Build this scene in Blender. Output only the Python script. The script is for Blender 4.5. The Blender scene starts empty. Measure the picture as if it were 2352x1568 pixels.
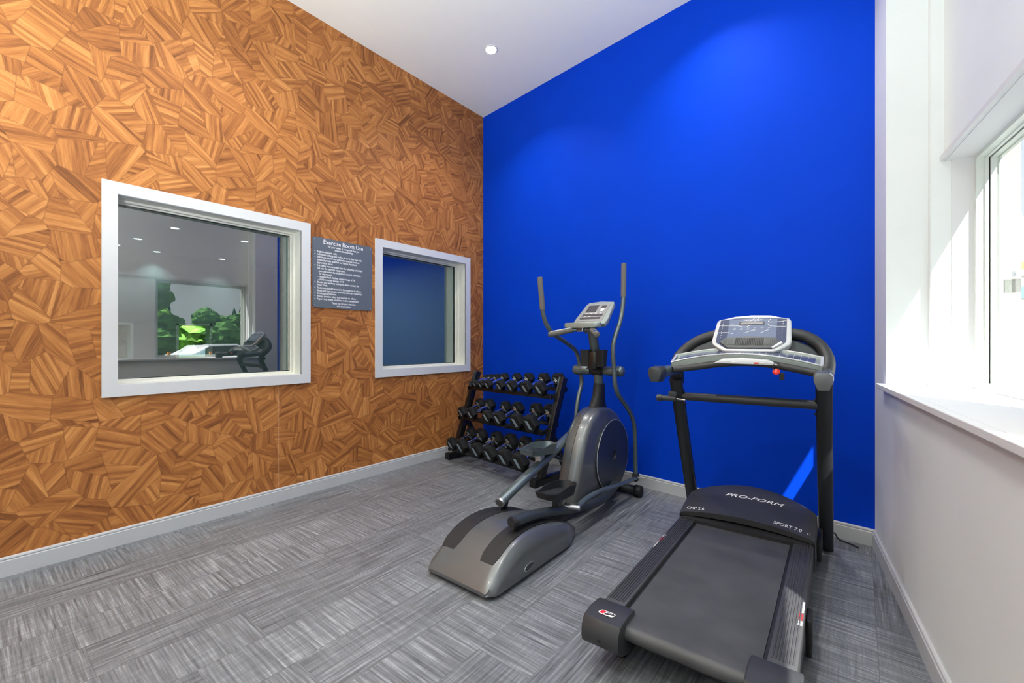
import bpy, bmesh, math, random
from mathutils import Vector, Matrix
random.seed(4)
R = math.radians
SC = bpy.context.scene
COL = SC.collection

UPW = 122.0
# ------------------------------------------------------------------ camera, sky, sun, exposure
cd = bpy.data.cameras.new('camera'); cam = bpy.data.objects.new('camera', cd); COL.objects.link(cam)
cd.sensor_width = 36.0; cd.lens = 36.0 * 1005.0 / 2352.0
cd.shift_y = 2.0 / 2352.0
cd.clip_start = 0.02; cd.clip_end = 400
cam.location = (0, 0, 1.2); cam.rotation_euler = (R(90), 0, R(38.3456))
SC.camera = cam
SC.view_settings.view_transform = 'Standard'; SC.view_settings.look = 'None'
SC.view_settings.gamma = 1.0; SC.view_settings.use_curve_mapping = False
SC.view_settings.exposure = -0.14
SC.cycles.max_bounces = 14; SC.cycles.diffuse_bounces = 8; SC.cycles.glossy_bounces = 5
SC.cycles.transparent_max_bounces = 16; SC.cycles.caustics_reflective = False; SC.cycles.caustics_refractive = False
SC.cycles.sample_clamp_indirect = 6.0

wd = bpy.data.worlds.new('sky'); SC.world = wd; wd.use_nodes = True
nt = wd.node_tree; nt.nodes.clear()
wo = nt.nodes.new('ShaderNodeOutputWorld'); bg = nt.nodes.new('ShaderNodeBackground')
tc = nt.nodes.new('ShaderNodeTexCoord'); sp = nt.nodes.new('ShaderNodeSeparateXYZ'); cr = nt.nodes.new('ShaderNodeValToRGB')
nt.links.new(tc.outputs['Generated'], sp.inputs[0]); nt.links.new(sp.outputs['Z'], cr.inputs[0])
cr.color_ramp.elements[0].position = 0.0; cr.color_ramp.elements[0].color = (0.88, 0.95, 1.0, 1)
cr.color_ramp.elements[1].position = 0.7; cr.color_ramp.elements[1].color = (0.60, 0.76, 1.0, 1)
nt.links.new(cr.outputs[0], bg.inputs[0]); bg.inputs[1].default_value = 1.25
nt.links.new(bg.outputs[0], wo.inputs[0])

sl = bpy.data.lights.new('sun', 'SUN'); sun = bpy.data.objects.new('sun', sl); COL.objects.link(sun)
sl.energy = 21.0; sl.angle = R(0.5); sl.color = (1.0, 0.975, 0.94)
sd = Vector((1.149, -1.204, 2.18)).normalized()          # towards the sun
sun.rotation_euler = sd.to_track_quat('Z', 'Y').to_euler(); sun.location = sd * 20

# ------------------------------------------------------------------ materials
def ramp(n, stops):
    els = n.color_ramp.elements
    while len(els) < len(stops): els.new(0.5)
    for e, (p, c) in zip(els, stops): e.position = p; e.color = (c[0], c[1], c[2], 1)
def mat(name, col, rough=0.5, metal=0.0, var=0.06, scale=30.0, bump=0.0, spec=0.5, coat=0.0):
    m = bpy.data.materials.new(name); m.use_nodes = True; t = m.node_tree; N = t.nodes; L = t.links
    b = N['Principled BSDF']; b.inputs['Roughness'].default_value = rough; b.inputs['Metallic'].default_value = metal
    b.inputs['Specular IOR Level'].default_value = spec; b.inputs['Coat Weight'].default_value = coat
    c = N.new('ShaderNodeTexCoord'); no = N.new('ShaderNodeTexNoise'); no.inputs['Scale'].default_value = scale
    no.inputs['Detail'].default_value = 4; L.new(c.outputs['Object'], no.inputs['Vector'])
    r = N.new('ShaderNodeValToRGB'); lo = [x * (1 - var) for x in col]; hi = [min(1, x * (1 + var)) for x in col]
    ramp(r, [(0.3, lo), (0.7, hi)]); L.new(no.outputs['Fac'], r.inputs[0]); L.new(r.outputs[0], b.inputs['Base Color'])
    if bump:
        bp = N.new('ShaderNodeBump'); bp.inputs['Strength'].default_value = bump; bp.inputs['Distance'].default_value = 0.002
        L.new(no.outputs['Fac'], bp.inputs['Height']); L.new(bp.outputs[0], b.inputs['Normal'])
    return m
def emit(name, col, s):
    m = bpy.data.materials.new(name); m.use_nodes = True; b = m.node_tree.nodes['Principled BSDF']
    b.inputs['Base Color'].default_value = (*col, 1); b.inputs['Emission Color'].default_value = (*col, 1)
    b.inputs['Emission Strength'].default_value = s; return m
def glass(name, tint, ior):
    m = bpy.data.materials.new(name); m.use_nodes = True; t = m.node_tree; N = t.nodes; L = t.links; N.clear()
    o = N.new('ShaderNodeOutputMaterial'); mx = N.new('ShaderNodeMixShader'); tr = N.new('ShaderNodeBsdfTransparent')
    gl = N.new('ShaderNodeBsdfGlossy'); fr = N.new('ShaderNodeFresnel'); fr.inputs[0].default_value = ior
    gl.inputs['Roughness'].default_value = 0.0; gl.inputs['Color'].default_value = (1, 1, 1, 1); tr.inputs[0].default_value = (*tint, 1)
    g2 = N.new('ShaderNodeNewGeometry'); md = N.new('ShaderNodeMath'); md.operation = 'SUBTRACT'; md.inputs[0].default_value = 1
    L.new(g2.outputs['Backfacing'], md.inputs[1]); ml = N.new('ShaderNodeMath'); ml.operation = 'MULTIPLY'
    L.new(fr.outputs[0], ml.inputs[0]); L.new(md.outputs[0], ml.inputs[1])
    L.new(ml.outputs[0], mx.inputs[0]); L.new(tr.outputs[0], mx.inputs[1]); L.new(gl.outputs[0], mx.inputs[2])
    L.new(mx.outputs[0], o.inputs[0]); return m

class NG:
    """small helper to write node math compactly"""
    def __init__(s, m): s.t = m.node_tree; s.N = s.t.nodes; s.L = s.t.links
    def put(s, i, v):
        if isinstance(v, (int, float)): i.default_value = v
        elif isinstance(v, tuple): i.default_value = v
        else: s.L.new(v, i)
    def m(s, op, a, b=0.0, c=0.0):
        n = s.N.new('ShaderNodeMath'); n.operation = op
        s.put(n.inputs[0], a); s.put(n.inputs[1], b); s.put(n.inputs[2], c); return n.outputs[0]
    def xyz(s, x, y, z=0.0):
        n = s.N.new('ShaderNodeCombineXYZ'); s.put(n.inputs[0], x); s.put(n.inputs[1], y); s.put(n.inputs[2], z); return n.outputs[0]
    def sep(s, v):
        n = s.N.new('ShaderNodeSeparateXYZ'); s.L.new(v, n.inputs[0]); return n.outputs
    def noise(s, v, scale=1.0, detail=2.0, rough=0.5):
        n = s.N.new('ShaderNodeTexNoise'); s.L.new(v, n.inputs['Vector']); n.inputs['Scale'].default_value = scale
        n.inputs['Detail'].default_value = detail; n.inputs['Roughness'].default_value = rough; return n.outputs['Fac']
    def white(s, v):
        n = s.N.new('ShaderNodeTexWhiteNoise'); n.noise_dimensions = '3D'; s.L.new(v, n.inputs['Vector']); return n.outputs['Value'], n.outputs['Color']
    def ramp(s, f, stops):
        n = s.N.new('ShaderNodeValToRGB'); ramp(n, stops); s.L.new(f, n.inputs[0]); return n.outputs[0]
    def mix(s, f, a, b, mode='MIX'):
        n = s.N.new('ShaderNodeMixRGB'); n.blend_type = mode; s.put(n.inputs[0], f); s.put(n.inputs[1], a); s.put(n.inputs[2], b); return n.outputs[0]

def wallpaper():
    m = bpy.data.materials.new('wood_mosaic_wallpaper'); m.use_nodes = True; g = NG(m); N = g.N; L = g.L; b = N['Principled BSDF']
    c = N.new('ShaderNodeTexCoord'); o = g.sep(c.outputs['Object']); y, z = o[1], o[2]
    # the printed motif repeats up the wall
    zr = g.m('MULTIPLY', z, 1.0)
    S = 5.4
    v = N.new('ShaderNodeTexVoronoi'); v.voronoi_dimensions = '2D'; v.feature = 'F1'; v.inputs['Scale'].default_value = S
    v.inputs['Randomness'].default_value = 0.85
    p = g.xyz(g.m('ADD', y, 10.0), g.m('ADD', zr, 10.0)); L.new(p, v.inputs['Vector'])
    cc = g.sep(v.outputs['Color']); pos = g.sep(v.outputs['Position'])
    lx = g.m('SUBTRACT', g.m('ADD', y, 10.0), g.m('DIVIDE', pos[0], 1.0)); ly = g.m('SUBTRACT', g.m('ADD', zr, 10.0), g.m('DIVIDE', pos[1], 1.0))
    # split each tile along a random axis; the second piece gets a new grain angle
    a1 = g.m('MULTIPLY', cc[0], 6.283); d = g.m('ADD', g.m('MULTIPLY', lx, g.m('COSINE', a1)), g.m('MULTIPLY', ly, g.m('SINE', a1)))
    off = g.m('MULTIPLY', g.m('SUBTRACT', cc[1], 0.5), 0.09)
    side = g.m('GREATER_THAN', d, off); dist2 = g.m('ABSOLUTE', g.m('SUBTRACT', d, off))
    a2 = g.m('ADD', g.m('MULTIPLY', cc[2], 3.1416), g.m('MULTIPLY', side, 1.15))
    ca, sa = g.m('COSINE', a2), g.m('SINE', a2)
    uu = g.m('ADD', g.m('MULTIPLY', lx, ca), g.m('MULTIPLY', ly, sa)); vv = g.m('SUBTRACT', g.m('MULTIPLY', ly, ca), g.m('MULTIPLY', lx, sa))
    seed = g.m('MULTIPLY', g.m('ADD', cc[0], g.m('MULTIPLY', side, 0.37)), 40.0)
    fine = g.noise(g.xyz(g.m('MULTIPLY', uu, 130.0), g.m('MULTIPLY', vv, 9.0), seed), 1.0, 3.0, 0.6)
    broad = g.noise(g.xyz(g.m('MULTIPLY', uu, 42.0), g.m('MULTIPLY', vv, 2.0), seed), 1.0, 1.0)
    st, _ = g.white(g.xyz(g.m('FLOOR', g.m('MULTIPLY', g.m('ADD', uu, g.m('MULTIPLY', vv, 0.06)), 62.0)), seed))
    f = g.m('ADD', g.m('ADD', g.m('MULTIPLY', fine, 0.42), g.m('MULTIPLY', broad, 0.40)), g.m('MULTIPLY', st, 0.24))
    f = g.m('ADD', f, g.m('MULTIPLY', g.m('SUBTRACT', cc[1], 0.5), 0.10))
    col = g.ramp(f, [(0.30, (0.165, 0.056, 0.016)), (0.47, (0.33, 0.118, 0.032)), (0.60, (0.45, 0.176, 0.048)), (0.78, (0.62, 0.275, 0.085))])
    ve = N.new('ShaderNodeTexVoronoi'); ve.voronoi_dimensions = '2D'; ve.feature = 'DISTANCE_TO_EDGE'; ve.inputs['Scale'].default_value = S
    ve.inputs['Randomness'].default_value = 0.85; L.new(p, ve.inputs['Vector'])
    e1 = g.m('LESS_THAN', ve.outputs['Distance'], 0.014); e2 = g.m('LESS_THAN', dist2, 0.0022)
    col = g.mix(g.m('MULTIPLY', g.m('MAXIMUM', e1, e2), 0.35), col, (0.16, 0.055, 0.018, 1))
    seam = g.m('MULTIPLY', g.m('LESS_THAN', g.m('ABSOLUTE', g.m('SUBTRACT', y, 1.499)), 0.0011), g.m('LESS_THAN', z, 1.02))
    col = g.mix(g.m('MULTIPLY', seam, 0.55), col, (0.75, 0.52, 0.34, 1))
    L.new(col, b.inputs['Base Color']); b.inputs['Roughness'].default_value = 0.55; b.inputs['Specular IOR Level'].default_value = 0.25
    return m
def floor_mat():
    m = bpy.data.materials.new('woven_grey_floor_planks'); m.use_nodes = True; g = NG(m); N = g.N; L = g.L; b = N['Principled BSDF']
    c = N.new('ShaderNodeTexCoord'); o = g.sep(c.outputs['Object']); x, y = g.m('ADD', o[0], 20.03), g.m('ADD', o[1], 20.0)
    W, LN = 0.245, 0.98
    row = g.m('FLOOR', g.m('DIVIDE', x, W)); rr, _ = g.white(g.xyz(row, 3.3))
    yo = g.m('ADD', y, g.m('MULTIPLY', rr, LN)); pl = g.m('FLOOR', g.m('DIVIDE', yo, LN))
    k, kc = g.white(g.xyz(row, pl, 1.7)); kk = g.sep(kc)
    sd_ = g.m('MULTIPLY', k, 50.0)
    cross = g.noise(g.xyz(g.m('MULTIPLY', x, 3.5), g.m('MULTIPLY', y, 105.0), sd_), 1.0, 3.0, 0.65)
    along = g.noise(g.xyz(g.m('MULTIPLY', x, 110.0), g.m('MULTIPLY', y, 4.0), g.m('ADD', sd_, 9.0)), 1.0, 3.0, 0.65)
    w1 = g.m('GREATER_THAN', k, 0.42)
    patch = g.noise(g.xyz(g.m('MULTIPLY', x, 2.2), g.m('MULTIPLY', y, 2.2), sd_), 1.0, 2.0)
    wv = g.m('ADD', g.m('MULTIPLY', w1, 0.52), g.m('ADD', 0.22, g.m('MULTIPLY', g.m('SUBTRACT', patch, 0.5), 0.9)))
    wv = g.m('MINIMUM', g.m('MAXIMUM', wv, 0.08), 0.92)
    f = g.m('ADD', g.m('MULTIPLY', cross, wv), g.m('MULTIPLY', along, g.m('SUBTRACT', 1.0, wv)))
    big = g.noise(g.xyz(x, y), 1.3, 3.0)
    f = g.m('ADD', f, g.m('MULTIPLY', g.m('SUBTRACT', big, 0.5), 0.16)); f = g.m('ADD', f, g.m('MULTIPLY', g.m('SUBTRACT', kk[0], 0.5), 0.06))
    col = g.ramp(f, [(0.30, (0.058, 0.062, 0.070)), (0.46, (0.138, 0.146, 0.161)), (0.56, (0.190, 0.201, 0.221)), (0.74, (0.40, 0.418, 0.45))])
    fx = g.m('FRACT', g.m('DIVIDE', x, W)); fy = g.m('FRACT', g.m('DIVIDE', yo, LN))
    ex = g.m('LESS_THAN', g.m('MINIMUM', fx, g.m('SUBTRACT', 1.0, fx)), 0.006); ey = g.m('LESS_THAN', g.m('MINIMUM', fy, g.m('SUBTRACT', 1.0, fy)), 0.0015)
    col = g.mix(g.m('MULTIPLY', g.m('MAXIMUM', ex, ey), 0.45), col, (0.05, 0.05, 0.055, 1))
    L.new(col, b.inputs['Base Color']); b.inputs['Roughness'].default_value = 0.42; b.inputs['Specular IOR Level'].default_value = 0.45
    bp = N.new('ShaderNodeBump'); bp.inputs['Strength'].default_value = 0.25; bp.inputs['Distance'].default_value = 0.001
    L.new(f, bp.inputs['Height']); L.new(bp.outputs[0], b.inputs['Normal'])
    return m
M = {}
M['paper'] = wallpaper(); M['floor'] = floor_mat()
M['blue'] = mat('cobalt_wall_paint', (0.001, 0.046, 0.56), 0.6, var=0.03, scale=3, spec=0.06)
M['white'] = mat('white_wall_paint', (0.76, 0.80, 0.80), 0.6, var=0.015, scale=3, spec=0.2)
M['ceil'] = mat('ceiling_paint', (0.93, 0.94, 0.86), 0.8, var=0.01, scale=2, spec=0.1)
M['trim'] = mat('white_trim_paint', (0.68, 0.69, 0.70), 0.6, var=0.01, scale=6, spec=0.15)
M['liner'] = mat('cream_window_liner', (0.80, 0.80, 0.74), 0.4, var=0.02)
M['base'] = mat('grey_baseboard_vinyl', (0.50, 0.51, 0.53), 0.45, var=0.02, scale=5)
M['vinyl'] = mat('pale_green_grey_window_vinyl', (0.66, 0.71, 0.67), 0.35, var=0.02)
M['gasket'] = mat('black_gasket', (0.008, 0.008, 0.009), 0.6)
M['stucco'] = mat('cream_stucco', (0.36, 0.35, 0.31), 0.9, var=0.12, scale=90, bump=0.8, spec=0.1)
M['glass'] = glass('clear_window_glass', (0.97, 0.985, 0.975), 1.45)
M['dglass'] = glass('dark_interior_glass', (0.62, 0.74, 0.74), 3.0)
M['sign'] = mat('slate_grey_sign_plastic', (0.125, 0.145, 0.17), 0.35, var=0.03)
M['letter'] = mat('white_print', (0.9, 0.9, 0.9), 0.5, var=0.0)
M['red'] = mat('red_print', (0.65, 0.02, 0.03), 0.45, var=0.0)
M['black'] = mat('black_plastic', (0.017, 0.017, 0.019), 0.5, var=0.12, scale=60, spec=0.35)
M['char'] = mat('charcoal_plastic', (0.030, 0.031, 0.034), 0.45, var=0.08, scale=50, bump=0.05)
M['belt'] = mat('running_belt_rubber', (0.052, 0.053, 0.057), 0.55, var=0.22, scale=7)
M['rail'] = mat('ribbed_rail_plastic', (0.046, 0.046, 0.049), 0.38, var=0.08)
M['frame'] = mat('graphite_frame_paint', (0.022, 0.025, 0.03), 0.35, metal=0.2, var=0.05)
M['gun'] = mat('gunmetal_paint', (0.13, 0.165, 0.175), 0.32, metal=0.55, var=0.03, coat=0.2)
M['shroud'] = mat('silver_grey_shroud_plastic', (0.13, 0.138, 0.145), 0.32, metal=0.45, var=0.02, coat=0.3)
M['disc'] = mat('dark_grey_disc_plastic', (0.042, 0.050, 0.058), 0.38, metal=0.25, var=0.03)
M['silver'] = mat('silver_plastic', (0.66, 0.68, 0.69), 0.28, metal=0.35, var=0.02)
M['cream'] = mat('pale_green_console_plastic', (0.30, 0.345, 0.33), 0.35, metal=0.3, var=0.02)
M['panel'] = mat('grey_console_panel', (0.20, 0.20, 0.20), 0.4, var=0.03)
M['lcd'] = mat('dark_lcd', (0.06, 0.055, 0.06), 0.15, var=0.02)
M['scr'] = mat('blue_grey_display_film', (0.16, 0.20, 0.30), 0.12, var=0.05, scale=9)
M['scr2'] = mat('dark_blue_display_film', (0.07, 0.085, 0.15), 0.12, var=0.05, scale=9)
M['foam'] = mat('grey_foam_grip', (0.14, 0.135, 0.125), 0.8, var=0.1, scale=200, bump=0.2)
M['chrome'] = mat('polished_chrome', (0.80, 0.81, 0.83), 0.12, metal=1.0, var=0.02)
M['steel'] = mat('brushed_steel', (0.55, 0.56, 0.58), 0.3, metal=0.9, var=0.03)
M['rubber'] = mat('black_rubber', (0.007, 0.008, 0.009), 0.55, var=0.15, scale=80, bump=0.1, spec=0.3)
M['mark'] = mat('blue_grey_end_stripe', (0.20, 0.27, 0.33), 0.4, var=0.03)
M['rack'] = mat('gloss_black_rack_paint', (0.010, 0.010, 0.011), 0.22, var=0.05)
M['globe'] = emit('fill_globe_glow', (0.93, 0.99, 1.0), 5.0)  # glow of the added fill globes
M['lamp'] = emit('downlight_lens', (1.0, 0.98, 0.95), 9.0)
M['redp'] = mat('red_plastic', (0.75, 0.02, 0.01), 0.3, var=0.03)
M['orange'] = mat('orange_plastic', (0.95, 0.33, 0.02), 0.5, var=0.05)
M['greyroom'] = mat('grey_room_paint', (0.24, 0.30, 0.32), 0.7, var=0.02, scale=2)
M['tealroom'] = mat('teal_room_paint', (0.26, 0.36, 0.33), 0.7, var=0.02, scale=2)
M['tealband'] = mat('teal_band_paint', (0.05, 0.55, 0.50), 0.5, var=0.03)
M['ventg'] = mat('grey_vent_plastic', (0.09, 0.10, 0.10), 0.45, var=0.03)
M['darkfloor'] = mat('dark_room_floor', (0.08, 0.08, 0.085), 0.6, var=0.05)
M['asphalt'] = mat('asphalt', (0.10, 0.10, 0.105), 0.9, var=0.2, scale=3)
M['concrete'] = mat('pale_concrete_paving', (0.20, 0.20, 0.19), 0.9, var=0.1, scale=2)
M['grass'] = mat('verge_grass', (0.08, 0.16, 0.03), 0.9, var=0.4, scale=2)
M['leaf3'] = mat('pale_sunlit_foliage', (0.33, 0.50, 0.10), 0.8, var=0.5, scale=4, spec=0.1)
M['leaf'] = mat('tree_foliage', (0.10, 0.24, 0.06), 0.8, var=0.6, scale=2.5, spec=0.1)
M['leaf2'] = mat('bright_foliage', (0.20, 0.42, 0.07), 0.8, var=0.6, scale=3, spec=0.1)
M['fir'] = mat('conifer_foliage', (0.05, 0.13, 0.08), 0.9, var=0.5, scale=1.5, spec=0.05)
M['bark'] = mat('bark', (0.09, 0.06, 0.04), 0.9, var=0.3, scale=10)
M['carw'] = mat('white_car_paint', (0.75, 0.76, 0.78), 0.25, var=0.02, coat=0.5)
M['card'] = mat('dark_car_paint', (0.05, 0.06, 0.09), 0.25, var=0.02, coat=0.5)

# ------------------------------------------------------------------ mesh helpers
def finish(bm, name, m, parent=None, angle=35, smooth=True):
    bmesh.ops.recalc_face_normals(bm, faces=bm.faces)
    if smooth:
        for f in bm.faces: f.smooth = True
        ca = R(angle)
        for e in bm.edges:
            if len(e.link_faces) != 2 or e.calc_face_angle(0) > ca: e.smooth = False
    me = bpy.data.meshes.new(name); bm.to_mesh(me); bm.free()
    mats = m if isinstance(m, (list, tuple)) else [m]
    for x in mats: me.materials.append(x)
    o = bpy.data.objects.new(name, me); COL.objects.link(o)
    if parent: o.parent = parent
    return o
def nb(): return bmesh.new()
def box(bm, lo, hi, bev=0.0, mtx=None, seg=2, mi=0):
    g = bmesh.ops.create_cube(bm, size=1.0); vs = g['verts']
    for v in vs: v.co = Vector([lo[i] + (v.co[i] + 0.5) * (hi[i] - lo[i]) for i in range(3)])
    fs = set(f for v in vs for f in v.link_faces)
    if bev > 0:
        es = list(set(e for v in vs for e in v.link_edges))
        r = bmesh.ops.bevel(bm, geom=es, offset=bev, segments=seg, profile=0.5, affect='EDGES')
        vs = list(set(r['verts']) | set(v for v in vs if v.is_valid)); fs = set(f for v in vs for f in v.link_faces)
    for f in fs: f.material_index = mi
    if mtx is not None:
        for v in set(v for f in fs for v in f.verts): v.co = mtx @ v.co
    return bm
def frames(pts):
    pts = [Vector(p) for p in pts]; T = []
    for i in range(len(pts)):
        a = pts[max(i - 1, 0)]; b = pts[min(i + 1, len(pts) - 1)]; T.append((b - a).normalized())
    up = Vector((0, 0, 1)) if abs(T[0].z) < 0.9 else Vector((0, 1, 0))
    x = T[0].cross(up).normalized(); out = []
    for i, t in enumerate(T):
        x = (x - t * x.dot(t)).normalized(); out.append((pts[i], x, t.cross(x)))
    return out
def tube(bm, pts, r, n=14, ry=None, caps=True, mi=0, square=0.0):
    rs = r if isinstance(r, (list, tuple)) else [r] * len(pts); rings = []
    for k, (p, x, y) in enumerate(frames(pts)):
        ring = []
        for i in range(n):
            a = 2 * math.pi * (i + 0.5) / n; c, s = math.cos(a), math.sin(a)
            if square: q = (abs(c) ** 4 + abs(s) ** 4) ** -0.25; c *= 1 + (q - 1) * square; s *= 1 + (q - 1) * square
            ring.append(bm.verts.new(p + x * c * rs[k] + y * s * (rs[k] if ry is None else ry)))
        rings.append(ring)
    for a, b in zip(rings, rings[1:]):
        for i in range(n): bm.faces.new((a[i], a[(i + 1) % n], b[(i + 1) % n], b[i])).material_index = mi
    if caps: bm.faces.new(rings[0]).material_index = mi; bm.faces.new(rings[-1][::-1]).material_index = mi
    return bm
def spline(pts, n=6):
    P = [Vector(p) for p in pts]; P = [P[0] * 2 - P[1]] + P + [P[-1] * 2 - P[-2]]; out = []
    for i in range(1, len(P) - 2):
        for k in range(n):
            t = k / n; a, b, c, d = P[i - 1], P[i], P[i + 1], P[i + 2]
            out.append(0.5 * ((2 * b) + (c - a) * t + (2 * a - 5 * b + 4 * c - d) * t * t + (3 * b - a - 3 * c + d) * t ** 3))
    out.append(P[-2]); return out
def bar(bm, a, b, w, h, bev=0.0, mi=0):
    """rectangular bar from a to b"""
    a, b = Vector(a), Vector(b); d = (b - a); L_ = d.length; t = d.normalized()
    up = Vector((0, 0, 1)) if abs(t.z) < 0.95 else Vector((0, 1, 0))
    x = t.cross(up).normalized(); y = x.cross(t)
    mt = Matrix(((x.x, t.x, y.x, a.x), (x.y, t.y, y.y, a.y), (x.z, t.z, y.z, a.z), (0, 0, 0, 1)))
    return box(bm, (-w / 2, 0, -h / 2), (w / 2, L_, h / 2), bev, mt, mi=mi)
def cyl(bm, a, b, r, n=24, r2=None, mi=0): return tube(bm, [a, b], [r, r if r2 is None else r2], n, mi=mi)
def lathe(bm, prof, axis_pt, axis, n=24, mi=0):
    """prof: list of (distance along axis, radius)"""
    ax = Vector(axis).normalized(); o = Vector(axis_pt); up = Vector((0, 0, 1)) if abs(ax.z) < 0.9 else Vector((0, 1, 0))
    x = ax.cross(up).normalized(); y = ax.cross(x); rings = []
    for d, r in prof:
        rings.append([bm.verts.new(o + ax * d + (x * math.cos(2 * math.pi * i / n) + y * math.sin(2 * math.pi * i / n)) * max(r, 1e-4)) for i in range(n)])
    for a, b in zip(rings, rings[1:]):
        for i in range(n): bm.faces.new((a[i], a[(i + 1) % n], b[(i + 1) % n], b[i])).material_index = mi
    bm.faces.new(rings[0]).material_index = mi; bm.faces.new(rings[-1][::-1]).material_index = mi
    return bm
def prism(bm, poly, f0, f1, bev=0.0, seg=3, mi=0):
    """poly: 2D points; f0/f1 map a 2D point to 3D for the two caps"""
    A = [bm.verts.new(Vector(f0(*p))) for p in poly]; B = [bm.verts.new(Vector(f1(*p))) for p in poly]; n = len(poly); fs = []
    fs.append(bm.faces.new(A)); fs.append(bm.faces.new(B[::-1]))
    side = [bm.faces.new((A[i], A[(i + 1) % n], B[(i + 1) % n], B[i])) for i in range(n)]
    for f in fs + side: f.material_index = mi
    if bev:
        es = set(e for f in fs for e in f.edges)
        bmesh.ops.bevel(bm, geom=list(es), offset=bev, segments=seg, profile=0.5, affect='EDGES')
    return bm
def rrect(w, h, r, n=5):
    out = []
    for cx, cy, a0 in ((w / 2 - r, h / 2 - r, 0), (-w / 2 + r, h / 2 - r, 90), (-w / 2 + r, -h / 2 + r, 180), (w / 2 - r, -h / 2 + r, 270)):
        for k in range(n + 1): a = R(a0 + 90 * k / n); out.append((cx + r * math.cos(a), cy + r * math.sin(a)))
    return out
def text_verts(body, size, align='LEFT', offset=0.0, sx=1.0, shear=0.0):
    c = bpy.data.curves.new('t', 'FONT'); c.body = body; c.size = size; c.align_x = align; c.offset = offset; c.shear = shear
    c.resolution_u = 3
    o = bpy.data.objects.new('t', c); COL.objects.link(o); dg = bpy.context.evaluated_depsgraph_get(); dg.update()
    me = bpy.data.meshes.new_from_object(o.evaluated_get(dg)); bm = bmesh.new(); bm.from_mesh(me)
    bpy.data.objects.remove(o); bpy.data.curves.remove(c); bpy.data.meshes.remove(me)
    for v in bm.verts: v.co.x *= sx
    return bm
def add_text(bm, body, size, f, align='LEFT', offset=0.0, sx=1.0, shear=0.0, mi=0, sub=0):
    """f maps flat text coordinates to 3D"""
    t = text_verts(body, size, align, offset, sx, shear)
    mp = {v: bm.verts.new(Vector(f(v.co.x, v.co.y))) for v in t.verts}
    for fc in t.faces:
        try: bm.faces.new([mp[v] for v in fc.verts]).material_index = mi
        except ValueError: pass
    t.free(); return bm
def thing(name, label, cat, loc=(0, 0, 0), rz=0.0, group=None):
    o = bpy.data.objects.new(name, None); COL.objects.link(o); o.empty_display_size = 0.1
    o.location = loc; o.rotation_euler = (0, 0, rz); o['label'] = label; o['category'] = cat
    if group: o['group'] = group
    return o
def tag(o, label, cat, group=None):
    o['label'] = label; o['category'] = cat
    if group: o['group'] = group
    return o
def struct(o): o['kind'] = 'structure'; return o

# ------------------------------------------------------------------ the room
XL = -3.434; H = 3.824; GX = XL - 0.15          # left wall plane, ceiling height, glass plane
WV = Vector((-0.1169, 0.9931, 0)); NV = Vector((0.9931, 0.1169, 0)); DN = 0.46802
def WN(w, n, z=0.0): p = WV * w + NV * (n + DN); return Vector((p.x, p.y, z))
MWN = Matrix(((WV.x, NV.x, 0, NV.x * DN), (WV.y, NV.y, 0, NV.y * DN), (0, 0, 1, 0), (0, 0, 0, 1)))
def bwn(bm, w0, w1, n0, n1, z0, z1, bev=0.0, mi=0): return box(bm, (w0, n0, z0), (w1, n1, z1), bev, MWN, mi=mi)

bm = nb(); box(bm, (-3.7, -4.2, -0.1), (1.6, 4.1, 0.0)); struct(finish(bm, 'floor', M['floor'], smooth=False))
cp = [(-3.7, -4.2), (WN(-4.25, 0.47).x, -4.2), (WN(3.9, 0.47).x, WN(3.9, 0.47).y), (-3.7, 4.4)]
bm = nb(); prism(bm, cp, lambda a, b: (a, b, H), lambda a, b: (a, b, H + 0.12)); struct(finish(bm, 'ceiling', M['ceil'], smooth=False))
# left wall with its two window openings
WINS = [(0.575, 1.672, 0.946, 2.078), (2.402, 3.503, 0.946, 2.078)]
bm = nb(); ys = [-4.2, WINS[0][0], WINS[0][1], WINS[1][0], WINS[1][1], 3.95]
for a, b_ in ((0, 1), (2, 3), (4, 5)): box(bm, (XL - 0.28, ys[a], 0), (XL, ys[b_], H))
for a in (1, 3):
    box(bm, (XL - 0.28, ys[a], 0), (XL, ys[a + 1], 0.946)); box(bm, (XL - 0.28, ys[a], 2.078), (XL, ys[a + 1], H))
struct(finish(bm, 'wall_left', M['paper'], smooth=False))
# blue wall (skewed end wall)
C0 = Vector((XL, 3.80, 0)); C1 = Vector((0.078, 3.341, 0)); bd = (C1 - C0).normalized(); bn = Vector((-bd.y, bd.x, 0))
bm = nb(); prism(bm, [(-0.3, 0), ((C1 - C0).length, 0), ((C1 - C0).length, 0.16), (-0.3, 0.16)],
                 lambda s, t: C0 + bd * s + bn * t, lambda s, t: C0 + bd * s + bn * t + Vector((0, 0, H)))
struct(finish(bm, 'wall_back', M['blue'], smooth=False))
bm = nb(); RW = [(-3.25, -1.75), (-1.60, -0.10)]; px_ = -3.7  # unseen rear windows, added to let in more daylight
for a, b_ in RW + [(1.3, 1.3)]:
    box(bm, (px_, -4.2, 0), (a, -4.05, H)); px_ = b_
    if b_ < 1: box(bm, (a, -4.2, 0), (b_, -4.05, 0.45)); box(bm, (a, -4.2, 3.35), (b_, -4.05, H))
struct(finish(bm, 'wall_rear', M['white'], smooth=False))
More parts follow.
